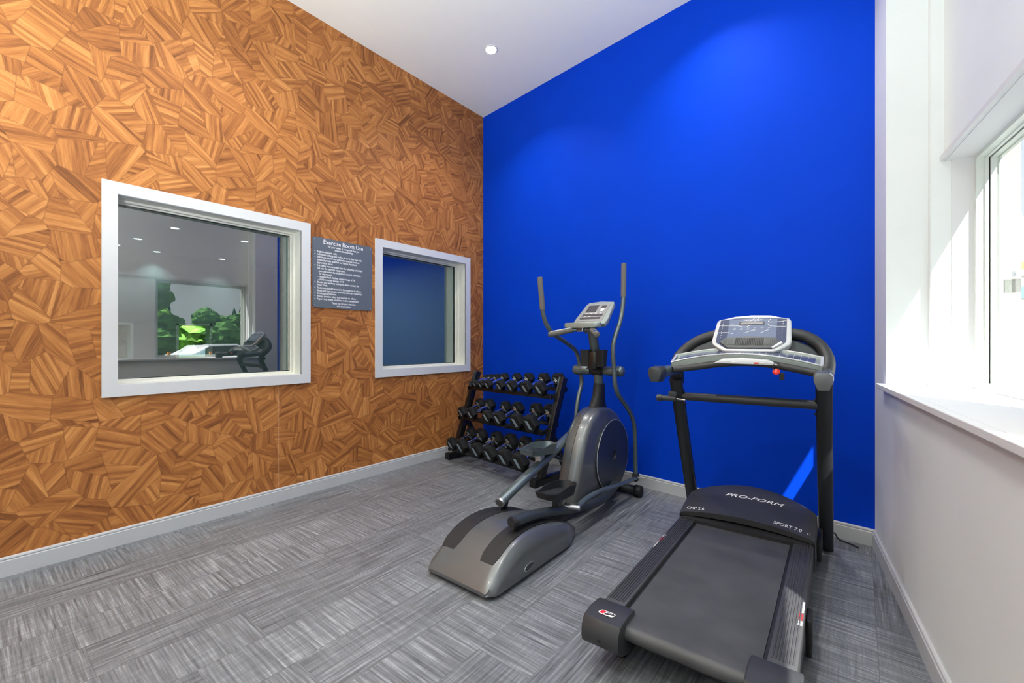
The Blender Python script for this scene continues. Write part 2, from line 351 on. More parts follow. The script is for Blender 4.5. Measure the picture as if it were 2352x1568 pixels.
for i, (a, b_) in enumerate(RW):
    root = bpy.data.objects.new('window_%d' % (i + 10), None); COL.objects.link(root); root['kind'] = 'structure'
    bm = nb()
    for lo, hi in (((a, 0.45), (a + 0.05, 3.35)), ((b_ - 0.05, 0.45), (b_, 3.35)), ((a, 0.45), (b_, 0.50)), ((a, 3.30), (b_, 3.35)), ((a, 2.2), (b_, 2.25))): box(bm, (lo[0], -4.16, lo[1]), (hi[0], -4.08, hi[1]))
    finish(bm, 'window_frame', M['vinyl'], root, smooth=False)
    bm = nb(); box(bm, (a + 0.04, -4.125, 0.49), (b_ - 0.04, -4.12, 3.31)); finish(bm, 'window_pane', M['glass'], root, smooth=False)
    pl_ = bpy.data.lights.new('portal', 'AREA'); pl_.shape = 'RECTANGLE'; pl_.size = b_ - a; pl_.size_y = 2.9; pl_.cycles.is_portal = True
    po = bpy.data.objects.new('daylight_portal', pl_); COL.objects.link(po); po.location = ((a + b_) / 2, -4.22, 1.9); po.rotation_euler = (R(-90), 0, 0); po.parent = root
# right wall: thick lower part, corner pier, header and piers between three windows
ZS, ZH = 0.955, 2.093; W1 = 2.95
OPEN = [(1.80, 2.95), (0.09, 1.24), (-1.52, -0.47), (-3.3, -2.2)]  # last two openings are unseen, added for extra daylight
bm = nb()
bwn(bm, -4.6, 3.5, 0.0, 0.40, 0, ZS); bwn(bm, 2.99, 3.5, 0.0, 0.40, ZS, H)
bwn(bm, 2.95, 2.99, 0.164, 0.40, ZS, H)
bwn(bm, -4.6, 2.95, 0.213, 0.40, ZH, H)
prev = -4.6
for a, b_ in OPEN[::-1]:
    bwn(bm, prev, a, 0.213, 0.40, ZS, ZH); prev = b_
struct(finish(bm, 'wall_right', M['white'], smooth=False))
bm = nb()                                                   # stucco outside
bwn(bm, -4.6, 3.5, 0.40, 0.48, -0.2, 0.93); bwn(bm, -4.6, 3.5, 0.40, 0.48, 2.235, H + 0.3); prev = -4.6
for a, b_ in OPEN[::-1]:
    bwn(bm, prev, a, 0.40, 0.48, 0.93, 2.235); prev = b_ + 0.02
bwn(bm, prev, 3.5, 0.40, 0.48, 0.93, 2.235)
struct(finish(bm, 'wall_outside', M['stucco'], smooth=False))
# sill board along the whole wall
bm = nb(); bwn(bm, -4.6, 3.045, -0.034, 0.0, ZS, 0.98, 0.003); bwn(bm, -4.6, 2.99, -0.002, 0.318, ZS, 0.98)
struct(finish(bm, 'trim_1', M['trim'], smooth=False))
# slim casing strip at the foot of the header, jamb liners
bm = nb(); bwn(bm, -4.6, 2.945, 0.196, 0.213, ZH, 2.115); struct(finish(bm, 'trim_2', M['trim'], smooth=False))
bm = nb()
for a, b_ in OPEN:
    bwn(bm, b_ - 0.004, b_, 0.240, 0.318, 0.98, ZH); bwn(bm, a, a + 0.004, 0.216, 0.318, 0.98, ZH)
    bwn(bm, a, b_, 0.216, 0.40, ZH - 0.004, ZH)
struct(finish(bm, 'trim_3', M['trim'], smooth=False))
for i, (a, b_) in enumerate(OPEN):
    root = bpy.data.objects.new('window_%d' % (i + 3), None); COL.objects.link(root); root['kind'] = 'structure'
    bm = nb()
    for (n0, n1, ins, mi) in ((0.318, 0.346, 0.030, 0), (0.346, 0.358, 0.038, 0), (0.358, 0.363, 0.034, 1), (0.363, 0.388, 0.044, 0), (0.388, 0.400, 0.052, 0)):
        z0, z1 = 0.98, ZH
        zi = ins * 0.75
        bwn(bm, b_ - ins, b_, n0, n1, z0, z1, mi=mi); bwn(bm, a, a + ins, n0, n1, z0, z1, mi=mi)
        bwn(bm, a + ins, b_ - ins, n0, n1, z0, z0 + zi, mi=mi); bwn(bm, a + ins, b_ - ins, n0, n1, z1 - zi, z1, mi=mi)
    finish(bm, 'window_frame', [M['vinyl'], M['gasket']], root, smooth=False)
    bm = nb(); bwn(bm, a + 0.04, b_ - 0.04, 0.376, 0.381, 1.0, ZH - 0.02); finish(bm, 'window_pane', M['glass'], root, smooth=False)
    pl_ = bpy.data.lights.new('portal', 'AREA'); pl_.shape = 'RECTANGLE'; pl_.size = b_ - a; pl_.size_y = ZH - 0.98; pl_.cycles.is_portal = True
    po = bpy.data.objects.new('daylight_portal', pl_); COL.objects.link(po); po.parent = root; po.location = WN((a + b_) / 2, 0.395, (ZH + 0.98) / 2)
    po.rotation_euler = (-NV).to_track_quat('-Z', 'Y').to_euler()
# dark interior windows in the wallpapered wall
for i, (a, b_, z0, z1) in enumerate(WINS):
    root = bpy.data.objects.new('window_%d' % (i + 1), None); COL.objects.link(root); root['kind'] = 'structure'
    def ring(bm, y0, y1, q0, q1, x0, x1, w, mi=0, bev=0.0):
        box(bm, (x0, y0, q0), (x1, y0 + w, q1), bev, mi=mi); box(bm, (x0, y1 - w, q0), (x1, y1, q1), bev, mi=mi)
        box(bm, (x0, y0 + w, q0), (x1, y1 - w, q0 + w), bev, mi=mi); box(bm, (x0, y0 + w, q1 - w), (x1, y1 - w, q1), bev, mi=mi)
    bm = nb(); ring(bm, a - 0.064, b_ + 0.064, z0 - 0.066, z1 + 0.066, XL, XL + 0.018, 0.070)
    ring(bm, a - 0.002, b_ + 0.002, z0 - 0.002, z1 + 0.002, XL - 0.02, XL + 0.008, 0.008)
    ring(bm, a - 0.064, b_ + 0.064, z0 - 0.066, z1 + 0.066, XL - 0.298, XL - 0.28, 0.070)
    finish(bm, 'window_casing', M['trim'], root, smooth=False)
    bm = nb(); ring(bm, a - 0.001, b_ + 0.001, z0 - 0.001, z1 + 0.001, XL - 0.28, XL, 0.006)
    ring(bm, a, b_, z0, z1, XL - 0.135, XL - 0.105, 0.018); ring(bm, a, b_, z0, z1, XL - 0.147, XL - 0.135, 0.026)
    ring(bm, a, b_, z0, z1, XL - 0.20, XL - 0.165, 0.030)
    finish(bm, 'window_frame', M['liner'], root, smooth=False)
    bm = nb(); ring(bm, a + 0.005, b_ - 0.005, z0 + 0.005, z1 - 0.005, XL - 0.150, XL - 0.146, 0.026); finish(bm, 'gasket', M['gasket'], root, smooth=False)
    yc = (a + b_) / 2; hw = (b_ - a) / 2 - 0.006; bm = nb()
    box(bm, (-0.0025, -hw, z0 + 0.006), (0.0025, hw, z1 - 0.006)); o = finish(bm, 'window_pane', M['dglass'], root, smooth=False)
    o.location = (XL - 0.157, yc, 0); o.rotation_euler = (0, 0, R(1.2 if i == 0 else 0))
# baseboards
def baseboard(name, P0, P1, nrm, h=0.100):
    bm = nb(); P0, P1, nrm = Vector(P0), Vector(P1), Vector(nrm)
    prof = [(0, 0), (0.014, 0), (0.014, h - 0.020), (0.0105, h - 0.017), (0.0105, h - 0.013), (0.013, h - 0.010), (0.011, h - 0.003), (0.006, h), (0, h)]
    prism(bm, prof, lambda t, z: P0 + nrm * t + Vector((0, 0, z)), lambda t, z: P1 + nrm * t + Vector((0, 0, z)))
    struct(finish(bm, name, M['base'], smooth=False))
baseboard('baseboard_left', (XL, -4.05, 0), (XL, 3.80, 0), (1, 0, 0))
baseboard('baseboard_back', C0, C1, -bn)
baseboard('baseboard_right', WN(-4.5, 0), WN(3.309, 0), -NV)

# downlights
LP = [(-2.578, 2.957), (-0.85, 2.957), (-2.578, 1.1), (-0.85, 1.1), (-2.578, -0.75), (-0.85, -0.75), (-2.578, -2.6), (-0.85, -2.6)]
def downlight(x, y, z, label, power, grp):
    t = thing('downlight', label, 'ceiling light', (x, y, z), 0, grp)
    bm = nb(); lathe(bm, [(0, 0.050), (0.0, 0.062), (0.004, 0.060), (0.006, 0.050), (0.003, 0.046)], (0, 0, 0), (0, 0, -1), 36); finish(bm, 'trim_ring', M['trim'], t)
    bm = nb(); lathe(bm, [(0, 0.0485), (0.004, 0.0485), (0.005, 0.02), (0.0055, 0.001)], (0, 0, 0), (0, 0, -1), 32); finish(bm, 'lens', M['lamp'], t)
    if power:
        l = bpy.data.lights.new('downlight_glow', 'AREA'); l.shape = 'DISK'; l.size = 0.09; l.energy = power; l.color = (1, 0.95, 0.88); l.spread = R(115 if z > 3 else (170 if power > 20 else 95))
        lo = bpy.data.objects.new('bulb', l); COL.objects.link(lo); lo.parent = t; lo.location = (0, 0, -0.012)
        lo.visible_camera = True
    return t
LAB = ['round white recessed downlight in the ceiling above the far corner']
for i, (x, y) in enumerate(LP):
    lab = LAB[0] if i == 0 else 'round white recessed downlight in the ceiling out of view, row %s column %s' % (['one', 'two', 'three', 'four'][i // 2], ['left', 'right'][i % 2])
    downlight(x, y, H, lab, 12.5, 'recessed ceiling downlights')

for (x, y), w in (((-1.75, -1.9), 'nearer'), ((-1.75, -3.2), 'farther')):  # unseen glowing globes added to brighten the room
    t = thing('fill_globe', 'large white globe added as unseen fill light behind the camera, the %s of two' % w, 'fill light', (x, y, 2.45), 0, 'added fill globes behind the camera')
    bm = nb(); bmesh.ops.create_uvsphere(bm, u_segments=32, v_segments=20, radius=0.24); finish(bm, 'globe', M['globe'], t)
    bm = nb(); cyl(bm, (0, 0, 0.22), (0, 0, H - 2.45), 0.008, 10); lathe(bm, [(0, 0.06), (0.02, 0.06), (0.025, 0.02)], (0, 0, H - 2.45), (0, 0, -1), 20); finish(bm, 'rod', M['steel'], t)

for (x, y), w in (((-0.95, -0.50), 'the wallpapered wall'), ((-1.9, -2.0), 'the rear windows')):  # unseen uplights added to brighten the ceiling
    t = thing('fill_uplight', 'slim white torchiere added as unseen fill light behind the camera, nearer %s' % w, 'floor lamp', (x, y, 0), 0, 'added fill uplights behind the camera')
    bm = nb(); lathe(bm, [(0, 0.16), (0.02, 0.16), (0.03, 0.03)], (0, 0, 0), (0, 0, 1), 32); finish(bm, 'base', M['trim'], t)
    bm = nb(); cyl(bm, (0, 0, 0.02), (0, 0, 1.52), 0.014, 14); finish(bm, 'pole', M['steel'], t)
    bm = nb(); lathe(bm, [(0, 0.03), (0.02, 0.11), (0.07, 0.17), (0.10, 0.19), (0.103, 0.185), (0.075, 0.165), (0.03, 0.11), (0.025, 0.01)], (0, 0, 1.50), (0, 0, 1), 40); bw = finish(bm, 'bowl', M['trim'], t)
    l = bpy.data.lights.new('uplight_glow', 'AREA'); l.shape = 'DISK'; l.size = 0.30; l.energy = UPW; l.color = (0.91, 0.985, 1.0)
    lo = bpy.data.objects.new('bulb', l); COL.objects.link(lo); lo.parent = t; lo.location = (0, 0, 1.60); lo.rotation_euler = Vector((-0.10, 0.20, 1.0)).to_track_quat('-Z', 'Y').to_euler()

# ------------------------------------------------------------------ sign
t = thing('wall_sign', 'slate grey exercise room rules sign with white lettering between the two dark windows', 'sign', (XL, 2.030, 1.7675))
SW, SH = 0.548, 0.571
bm = nb(); prism(bm, rrect(SW, SH, 0.022), lambda a, b: (0.0, a, b), lambda a, b: (0.007, a, b), 0.001, 1); finish(bm, 'sign_plate', M['sign'], t)
bm = nb(); XT = 0.0076
def st(x0, fr): return lambda a, b: (XT, -SW / 2 + x0 * SW + a, SH / 2 - fr * SH + b)
BS, SX = 0.0225, 0.83
add_text(bm, 'Exercise Room Use', 0.050, st(0.5, 0.082), 'CENTER', 0.0005, 0.92)
add_text(bm, 'For your safety, it is required that you', BS, st(0.5, 0.125), 'CENTER', 0.0005, SX)
add_text(bm, 'observe the following:', BS, st(0.5, 0.163), 'CENTER', 0.0005, SX)
LN = [('•', 'Registered guests only.'), ('•', 'Individuals utilizing this facility do so at their own risk.'), ('•', 'Individuals should not undertake exercise routines'),
      ('', 'unless physically qualified and have a physician\'s'), ('', 'approval to do so.'), ('•', 'It is highly recommended that the following individuals'),
      ('', 'not use the exercise equipment:'), ('-', 'persons under the influence of alcohol, stimulants'), ('=', 'or depressants'), ('-', 'unsupervised children under the age of 16'),
      ('-', 'children under the age of 10'), ('•', 'Should you need any assistance please contact the'), ('', 'Front Desk.'), ('•', 'Equipment should be used in the presence of others.'),
      ('•', 'Shoes and appropriate exercising attire are necessary.'), ('•', 'Smoking is prohibited.'), ('•', 'Always practice safety and courtesy to others.'), ('•', 'Report any unsafe conditions to the management.')]
for k, (b0, s) in enumerate(LN):
    fr = 0.214 + k * 0.0396; ind = 0.105 if b0 in '-=' and b0 else 0.07
    add_text(bm, s, BS, st(ind, fr), 'LEFT', 0.0005, SX)
    if b0 == '•':
        poly = [(0.004 * math.cos(i * 0.785), 0.004 * math.sin(i * 0.785)) for i in range(8)]; f = st(0.038, fr - 0.013)
        bm.faces.new([bm.verts.new(Vector(f(*p))) for p in poly])
    if b0 == '-': add_text(bm, '-', BS, st(0.082, fr), 'LEFT', 0.0005, SX)
add_text(bm, 'Thank you for your attention', BS, st(0.5, 0.937), 'CENTER', 0.0005, SX)
add_text(bm, 'and cooperation.', BS, st(0.5, 0.975), 'CENTER', 0.0005, SX)
finish(bm, 'lettering', M['letter'], t, smooth=False)
for sy in (-1, 1):
    for sz in (-1, 1):
        bm = nb(); lathe(bm, [(0.006, 0.0045), (0.0085, 0.0045), (0.0095, 0.002)], (0, sy * (SW / 2 - 0.018), sz * (SH / 2 - 0.020)), (1, 0, 0), 12); finish(bm, 'screw', M['steel'], t)

# ------------------------------------------------------------------ dumbbell rack
RL = Vector((-2.69, 3.12, 0)); RA = R(-7.76)
t = thing('dumbbell_rack', 'black three tier metal dumbbell rack standing in the corner by the blue wall', 'weight rack', RL, RA)
def pv(z): return 0.0 + 0.30 * (z - 0.05) / 0.83
for s in (-1, 1):
    x = s * 0.60
    bm = nb(); box(bm, (x - 0.030, -0.10, 0.008), (x + 0.030, 0.44, 0.062), 0.004); finish(bm, 'foot', M['rack'], t)
    for yv in (-0.104, 0.40):
        bm = nb(); box(bm, (x - 0.034, yv, 0.0), (x + 0.034, yv + 0.045, 0.066), 0.004); finish(bm, 'foot_cap', M['rubber'], t)
    bm = nb(); bar(bm, (x, 0.0, 0.05), (x, 0.30, 0.885), 0.050, 0.065, 0.003); finish(bm, 'upright', M['rack'], t)
    bm = nb(); bar(bm, (x, 0.34, 0.055), (x, 0.145, 0.40), 0.045, 0.045, 0.003); finish(bm, 'rear_brace', M['rack'], t)
TI = R(15)
RB = {'top': 0.055, 'middle': 0.068, 'bottom': 0.077}
TIERS = [('top', 0.262, 0.813, [(-0.538, .030), (-0.457, .036), (-0.362, .040), (-0.246, .048), (-0.062, .052), (0.100, .057), (0.300, .062), (0.476, .066)]),
         ('middle', 0.14, 0.525, [(-0.500, .058), (-0.348, .062), (-0.102, .063), (0.066, .067), (0.312, .074), (0.484, .078)]),
         ('bottom', 0.01, 0.226, [(-0.496, .064), (-0.333, .072), (-0.096, .074), (0.097, .078), (0.296, .080), (0.480, .082)])]
for nm, vc, zc, dl in TIERS:
    zt = -0.92 * RB[nm] * 1.0
    Mx = Matrix.Translation((0, vc, zc)) @ Matrix.Rotation(TI, 4, 'X')
    for s in (-1, 1):
        bm = nb(); box(bm, (-0.575, s * 0.098 - 0.019, zt - 0.006), (0.575, s * 0.098 + 0.019, zt - 0.0005), 0.0, Mx)
        box(bm, (-0.575, s * 0.098 - 0.019, zt - 0.034), (0.575, s * 0.098 - 0.013, zt - 0.006), 0.0, Mx)
        finish(bm, 'shelf_rail', M['rack'], t, smooth=False)
    for s in (-1, 1):
        Mx = Matrix.Translation((0, vc, zc + zt - 0.014)) @ Matrix.Rotation(TI, 4, 'X'); x = s * 0.577
        bm = nb(); box(bm, (x - 0.004, -0.118, -0.022), (x + 0.004, 0.118, 0.016), 0.0, Mx)
        for q in (-0.045, 0.045): box(bm, (x - 0.008, q - 0.008, -0.010), (x + 0.008, q + 0.008, 0.006), 0.003, Mx)
        finish(bm, 'bracket', M['rack'], t, smooth=False)
ORD = ['first', 'second', 'third', 'fourth', 'fifth', 'sixth', 'seventh', 'last']
def make_dumbbell(r, label, grp):
    d = thing('dumbbell', label, 'dumbbell', (0, 0, 0), 0, grp)
    r *= 1.06; hs = 0.083 + 0.62 * r; th = 0.032 + 0.56 * r
    for s in (-1, 1):
        c = s * hs; bm = nb()
        pr = [(-th / 2, r * 0.80), (-th / 2 + r * 0.10, r * 0.97), (-th / 2 + r * 0.2, r), (th / 2 - r * 0.22, r), (th / 2 - r * 0.10, r * 0.96), (th / 2, r * 0.78)]
        rings = []
        for dd, rr in pr: rings.append([bm.verts.new((rr * math.cos(R(60 * i)), c + dd, rr * math.sin(R(60 * i)))) for i in range(6)])
        for a, b_ in zip(rings, rings[1:]):
            for i in range(6): bm.faces.new((a[i], a[(i + 1) % 6], b_[(i + 1) % 6], b_[i]))
        bm.faces.new(rings[0]); bm.faces.new(rings[-1][::-1])
        hd = finish(bm, 'head', M['rubber'], d, 30)
        bm = nb(); yl = c - th / 2                       # slanted blue-grey stripe on the end towards the room
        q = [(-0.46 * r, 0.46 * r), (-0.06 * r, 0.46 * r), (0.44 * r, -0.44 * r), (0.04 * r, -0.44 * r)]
        prism(bm, q, lambda a, b: (a, yl - 0.0012, b), lambda a, b: (a, yl + 0.001, b)); finish(bm, 'end_stripe', M['mark'], hd, smooth=False)
    L2 = hs - th / 2; bm = nb(); g = 0.011 + 0.05 * r
    prof = [(-L2 - 0.002, g * 1.35), (-L2 + 0.010, g * 1.35), (-L2 + 0.013, g), (-L2 + 0.018, g), (-L2 + 0.020, g * 1.22), (-L2 + 0.026, g * 1.22), (-L2 + 0.028, g),
            (-L2 * 0.45, g * 1.12), (0, g * 1.22), (L2 * 0.45, g * 1.12), (L2 - 0.028, g), (L2 - 0.026, g * 1.22), (L2 - 0.020, g * 1.22), (L2 - 0.018, g), (L2 - 0.013, g), (L2 - 0.010, g * 1.35), (L2 + 0.002, g * 1.35)]
    lathe(bm, prof, (0, 0, 0), (0, 1, 0), 20); finish(bm, 'grip', M['chrome'], d, 40)
    return d
RM = Matrix.Translation(RL) @ Matrix.Rotation(RA, 4, 'Z')
for nm, vc, zc, dl in TIERS:
    for k, (u, r) in enumerate(dl):
        word = 'last' if k == len(dl) - 1 else ORD[k]
        sz = ('tiny ' if (nm == 'top' and k == 0) else '')
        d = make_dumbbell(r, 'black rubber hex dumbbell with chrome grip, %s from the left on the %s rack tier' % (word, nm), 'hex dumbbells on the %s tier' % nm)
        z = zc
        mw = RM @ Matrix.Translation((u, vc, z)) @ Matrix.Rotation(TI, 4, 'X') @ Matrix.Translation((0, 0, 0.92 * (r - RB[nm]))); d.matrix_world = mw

# ------------------------------------------------------------------ elliptical trainer
EX, EY = -1.565, 2.35
t = thing('elliptical_trainer', 'grey elliptical cross trainer with tall swing handles and rear ramp, left of the treadmill', 'exercise machine', (EX, EY, 0))
def E(x, y, z): return Vector((x - EX, y - EY, z))
PR = [(1.505, 0.040), (1.53, 0.066), (1.58, 0.112), (1.64, 0.155), (1.71, 0.190), (1.79, 0.210), (1.88, 0.216), (1.98, 0.207), (2.08, 0.187), (2.18, 0.158), (2.26, 0.126), (2.33, 0.088), (2.37, 0.05)]
def pz(y):
    for (a, za), (b, zb) in zip(PR, PR[1:]):
        if a <= y <= b: t_ = (y - a) / (b - a); return za + (zb - za) * t_
    return PR[-1][1] if y > PR[-1][0] else PR[0][1]
PR = [(p.y, p.z) for p in spline([(0, y, z) for y, z in PR], 3)]
bm = nb(); rings = []
for y, zt in PR:
    h = zt * 0.97; wb = 0.232 - max(0.0, (1.55 - y)) * 0.8 - max(0, (y - 2.2)) * 0.35; wt = min(0.184, wb - 0.020)
    sec = [(-wb, 0.022), (-wb, max(0.026, h * 0.45)), (-wb + 0.006, h * 0.62), (-wt - 0.018, h * 0.90), (-wt, h * 0.975), (-wt + 0.03, h), (wt - 0.03, h), (wt, h * 0.975), (wt + 0.018, h * 0.90), (wb - 0.006, h * 0.62), (wb, max(0.026, h * 0.45)), (wb, 0.022)]
    rings.append([bm.verts.new((x + 0.020, y - EY, z)) for x, z in sec])
for a, b_ in zip(rings, rings[1:]):
    n = len(a)
    for i in range(n): bm.faces.new((a[i], a[(i + 1) % n], b_[(i + 1) % n], b_[i]))
bm.faces.new(rings[0]); bm.faces.new(rings[-1][::-1])
bc = finish(bm, 'ramp_cover', M['shroud'], t, 40)
for xc, sgn in ((-1.695, -1), (-1.425, 1)):
    bm = nb(); ys = [1.598 + i * 0.02 for i in range(37)]; L1, L0 = [], []
    for y in ys:
        hw = 0.052 * min(1.0, 0.80 + (y - 1.598) * 6) if y < 1.63 else 0.052
        z = pz(y)
        L1.append([bm.verts.new((xc - EX + q, y - EY, z + dz)) for q, dz in ((-hw, -0.010), (-hw, -0.0035), (hw, -0.0035), (hw, -0.010))])
    for a, b_ in zip(L1, L1[1:]):
        for i in range(3): bm.faces.new((a[i], a[i + 1], b_[i + 1], b_[i]))
    bm.faces.new(L1[0][::-1]); bm.faces.new(L1[-1])
    tr = finish(bm, 'roller_track', M['black'], t, 40)
    bm = nb(); L1 = []
    for y in [1.625 + i * 0.02 for i in range(26)]:
        z = pz(y); L1.append([bm.verts.new((xc - EX + q, y - EY, z - 0.0025)) for q in (-0.0075, 0.0075)])
    for a, b_ in zip(L1, L1[1:]): bm.faces.new((a[0], a[1], b_[1], b_[0]))
    finish(bm, 'slot', M['gasket'], tr, smooth=False)
bm = nb(); pl = [(0.042 * math.cos(R(i * 15)), 0.018 * math.sin(R(i * 15))) for i in range(24)]
prism(bm, pl, lambda a, b: (0.2515, 1.80 - EY + a, 0.062 + b + a * 0.12), lambda a, b: (0.2550, 1.80 - EY + a, 0.062 + b + a * 0.12), 0.001, 1); bdg = finish(bm, 'side_badge', M['steel'], t)
bm = nb(); prism(bm, [(a * 0.84, b * 0.8) for a, b in pl], lambda a, b: (0.2550, 1.80 - EY + a, 0.062 + b + a * 0.12), lambda a, b: (0.2562, 1.80 - EY + a, 0.062 + b + a * 0.12)); finish(bm, 'badge_face', M['disc'], bdg)
for x, y in ((-0.17, 1.55), (0.17, 1.55), (-0.17, 2.30), (0.17, 2.30)):
    bm = nb(); lathe(bm, [(0, 0.024), (0.008, 0.026), (0.016, 0.022), (0.017, 0.008), (0.034, 0.008)], (x, y - EY, 0), (0, 0, 1), 20); finish(bm, 'levelling_foot', M['steel'], t)
bm = nb(); bar(bm, E(-1.565, 2.2, 0.065), E(-1.565, 3.30, 0.065), 0.075, 0.055, 0.006); finish(bm, 'base_beam', M['frame'], t)
bm = nb(); cyl(bm, E(-1.805, 3.275, 0.045), E(-1.325, 3.275, 0.045), 0.036); stb = finish(bm, 'front_stabilizer', M['frame'], t)
for a, b_ in ((-1.365, -1.312), (-1.765, -1.818)):
    bm = nb(); s = 1 if b_ > a else -1
    lathe(bm, [(0, 0.043), (0.004, 0.045), (0.044, 0.045), (0.052, 0.040), (0.053, 0.030), (0.050, 0.028), (0.050, 0.001)], E(a, 3.275, 0.045), (s, 0, 0), 26); finish(bm, 'end_cap', M['rubber'], stb)
# shroud
SHP = [(2.56, 0.075), (2.575, 0.20), (2.615, 0.34), (2.665, 0.47), (2.725, 0.575), (2.80, 0.655), (2.90, 0.705), (3.02, 0.715), (3.14, 0.690), (3.26, 0.615), (3.35, 0.50), (3.395, 0.37), (3.395, 0.24), (3.35, 0.13), (3.25, 0.06), (2.9, 0.05)]
sp2 = [(p.y, p.z) for p in spline([(0, y, z) for y, z in SHP], 3)]
bm = nb(); cy, cz = 3.05, 0.36
secs = [(-0.085, 0.90), (-0.078, 0.945), (-0.062, 0.978), (-0.040, 0.995), (-0.002, 1.0), (0.0, 0.990), (0.002, 1.0), (0.040, 0.995), (0.062, 0.978), (0.078, 0.945), (0.085, 0.90)]
rings = [[bm.verts.new((x, cy + (y - cy) * s - EY, max(0.045, cz + (z - cz) * s))) for y, z in sp2] for x, s in secs]
for a, b_ in zip(rings, rings[1:]):
    n = len(a)
    for i in range(n): bm.faces.new((a[i], a[(i + 1) % n], b_[(i + 1) % n], b_[i]))
bm.faces.new(rings[0]); bm.faces.new(rings[-1][::-1]); shr = finish(bm, 'flywheel_shroud', M['shroud'], t, 50)
for s in (-1, 1):
    bm = nb(); lathe(bm, [(0, 0.275), (0.010, 0.275), (0.016, 0.268), (0.0175, 0.262), (0.016, 0.25), (0.018, 0.04), (0.018, 0.036), (0.006, 0.034), (0.006, 0.001)], E(-1.565 + s * 0.084, 3.105, 0.338), (s, 0, 0), 48)
    dk = finish(bm, 'side_disc', M['disc'], t, 40)
    bm = nb(); ringp = [(E(-1.565 + s * 0.098, 3.105, 0.338) + Vector((0, 0.270 * math.cos(R(a)), 0.270 * math.sin(R(a))))) for a in range(0, 361, 8)]
    tube(bm, ringp, 0.0022, 6, caps=False); finish(bm, 'disc_rim', M['silver'], dk)
bm = nb(); rings = []                                         # black neck boot
for z, yc, ry, rx in ((0.66, 3.02, 0.150, 0.062), (0.70, 3.03, 0.115, 0.054), (0.74, 3.04, 0.085, 0.048), (0.80, 3.055, 0.060, 0.044), (0.87, 3.06, 0.048, 0.042), (0.885, 3.06, 0.044, 0.040)):
    rings.append([bm.verts.new((rx * math.cos(R(a)), yc - EY + ry * math.sin(R(a)), z)) for a in range(0, 360, 18)])
for a, b_ in zip(rings, rings[1:]):
    n = len(a)
    for i in range(n): bm.faces.new((a[i], a[(i + 1) % n], b_[(i + 1) % n], b_[i]))
bm.faces.new(rings[-1]); finish(bm, 'neck_boot', M['black'], t, 50)
bm = nb(); tube(bm, [E(-1.565, 3.065, 0.85), E(-1.565, 3.035, 0.99), E(-1.560, 2.965, 1.20), E(-1.555, 2.925, 1.31)], 0.037, 18, ry=0.030); finish(bm, 'mast', M['gun'], t)
# pivot tube with sleeves
bm = nb(); cyl(bm, E(-1.72, 3.035, 0.985), E(-1.40, 3.035, 0.985), 0.028); pv_ = finish(bm, 'pivot_axle', M['black'], t)
bm = nb(); cyl(bm, E(-1.60, 3.035, 0.985), E(-1.53, 3.035, 0.985), 0.040); finish(bm, 'pivot_collar', M['black'], t)
for a, s in ((-1.505, 1), (-1.622, -1)):
    bm = nb(); lathe(bm, [(0, 0.033), (0.004, 0.035), (0.070, 0.036), (0.072, 0.038), (0.115, 0.0405), (0.13, 0.040), (0.145, 0.034), (0.154, 0.022), (0.157, 0.004)], E(a, 3.035, 0.985), (s, 0, 0), 28); finish(bm, 'pivot_sleeve', M['gun'], t)
HR = [(-1.360, 3.054, 1.783), (-1.36, 3.047, 1.541), (-1.362, 3.028, 1.427), (-1.366, 2.995, 1.340), (-1.376, 2.955, 1.262), (-1.385, 2.930, 1.185), (-1.387, 2.932, 1.093), (-1.388, 2.95, 1.010), (-1.385, 2.957, 0.903), (-1.378, 2.995, 0.820), (-1.370, 3.10, 0.735), (-1.366, 3.195, 0.650), (-1.365, 3.255, 0.560), (-1.365, 3.275, 0.440), (-1.365, 3.285, 0.165)]
HL = [(-1.80, 2.599, 1.668), (-1.80, 2.633, 1.441), (-1.799, 2.655, 1.378), (-1.795, 2.688, 1.322), (-1.785, 2.760, 1.262), (-1.770, 2.91, 1.200), (-1.757, 3.035, 1.135), (-1.75, 3.075, 1.060), (-1.745, 3.085, 0.995), (-1.745, 3.108, 0.871), (-1.745, 3.062, 0.771), (-1.745, 3.028, 0.654), (-1.745, 3.018, 0.50), (-1.745, 3.03, 0.20)]
for Hh, nm in ((HR, 0), (HL, 1)):
    P = spline([E(*p) for p in Hh], 5); bm = nb(); tube(bm, P, 0.0165, 14); ar = finish(bm, 'swing_handle', M['gun'], t)
    top = Vector(E(*Hh[0])); nxt = E(*Hh[1]); d = (nxt - top)
    bm = nb(); tube(bm, [top - d * 0.012, top, top + d * 0.5, top + d * (1.02 if nm == 0 else 1.0)], [0.014, 0.0195, 0.0195, 0.0195], 16); finish(bm, 'foam_grip', M['foam'], ar)
    b0 = E(*Hh[-1]); bm = nb(); box(bm, (b0.x - 0.020, b0.y - 0.026, b0.z - 0.048), (b0.x + 0.020, b0.y + 0.026, b0.z + 0.014), 0.006); finish(bm, 'link_bracket', M['black'], ar)
    bm = nb(); cyl(bm, (b0.x - 0.028, b0.y, b0.z - 0.022), (b0.x + 0.030, b0.y, b0.z - 0.022), 0.011, 16); finish(bm, 'link_bolt', M['chrome'], ar)
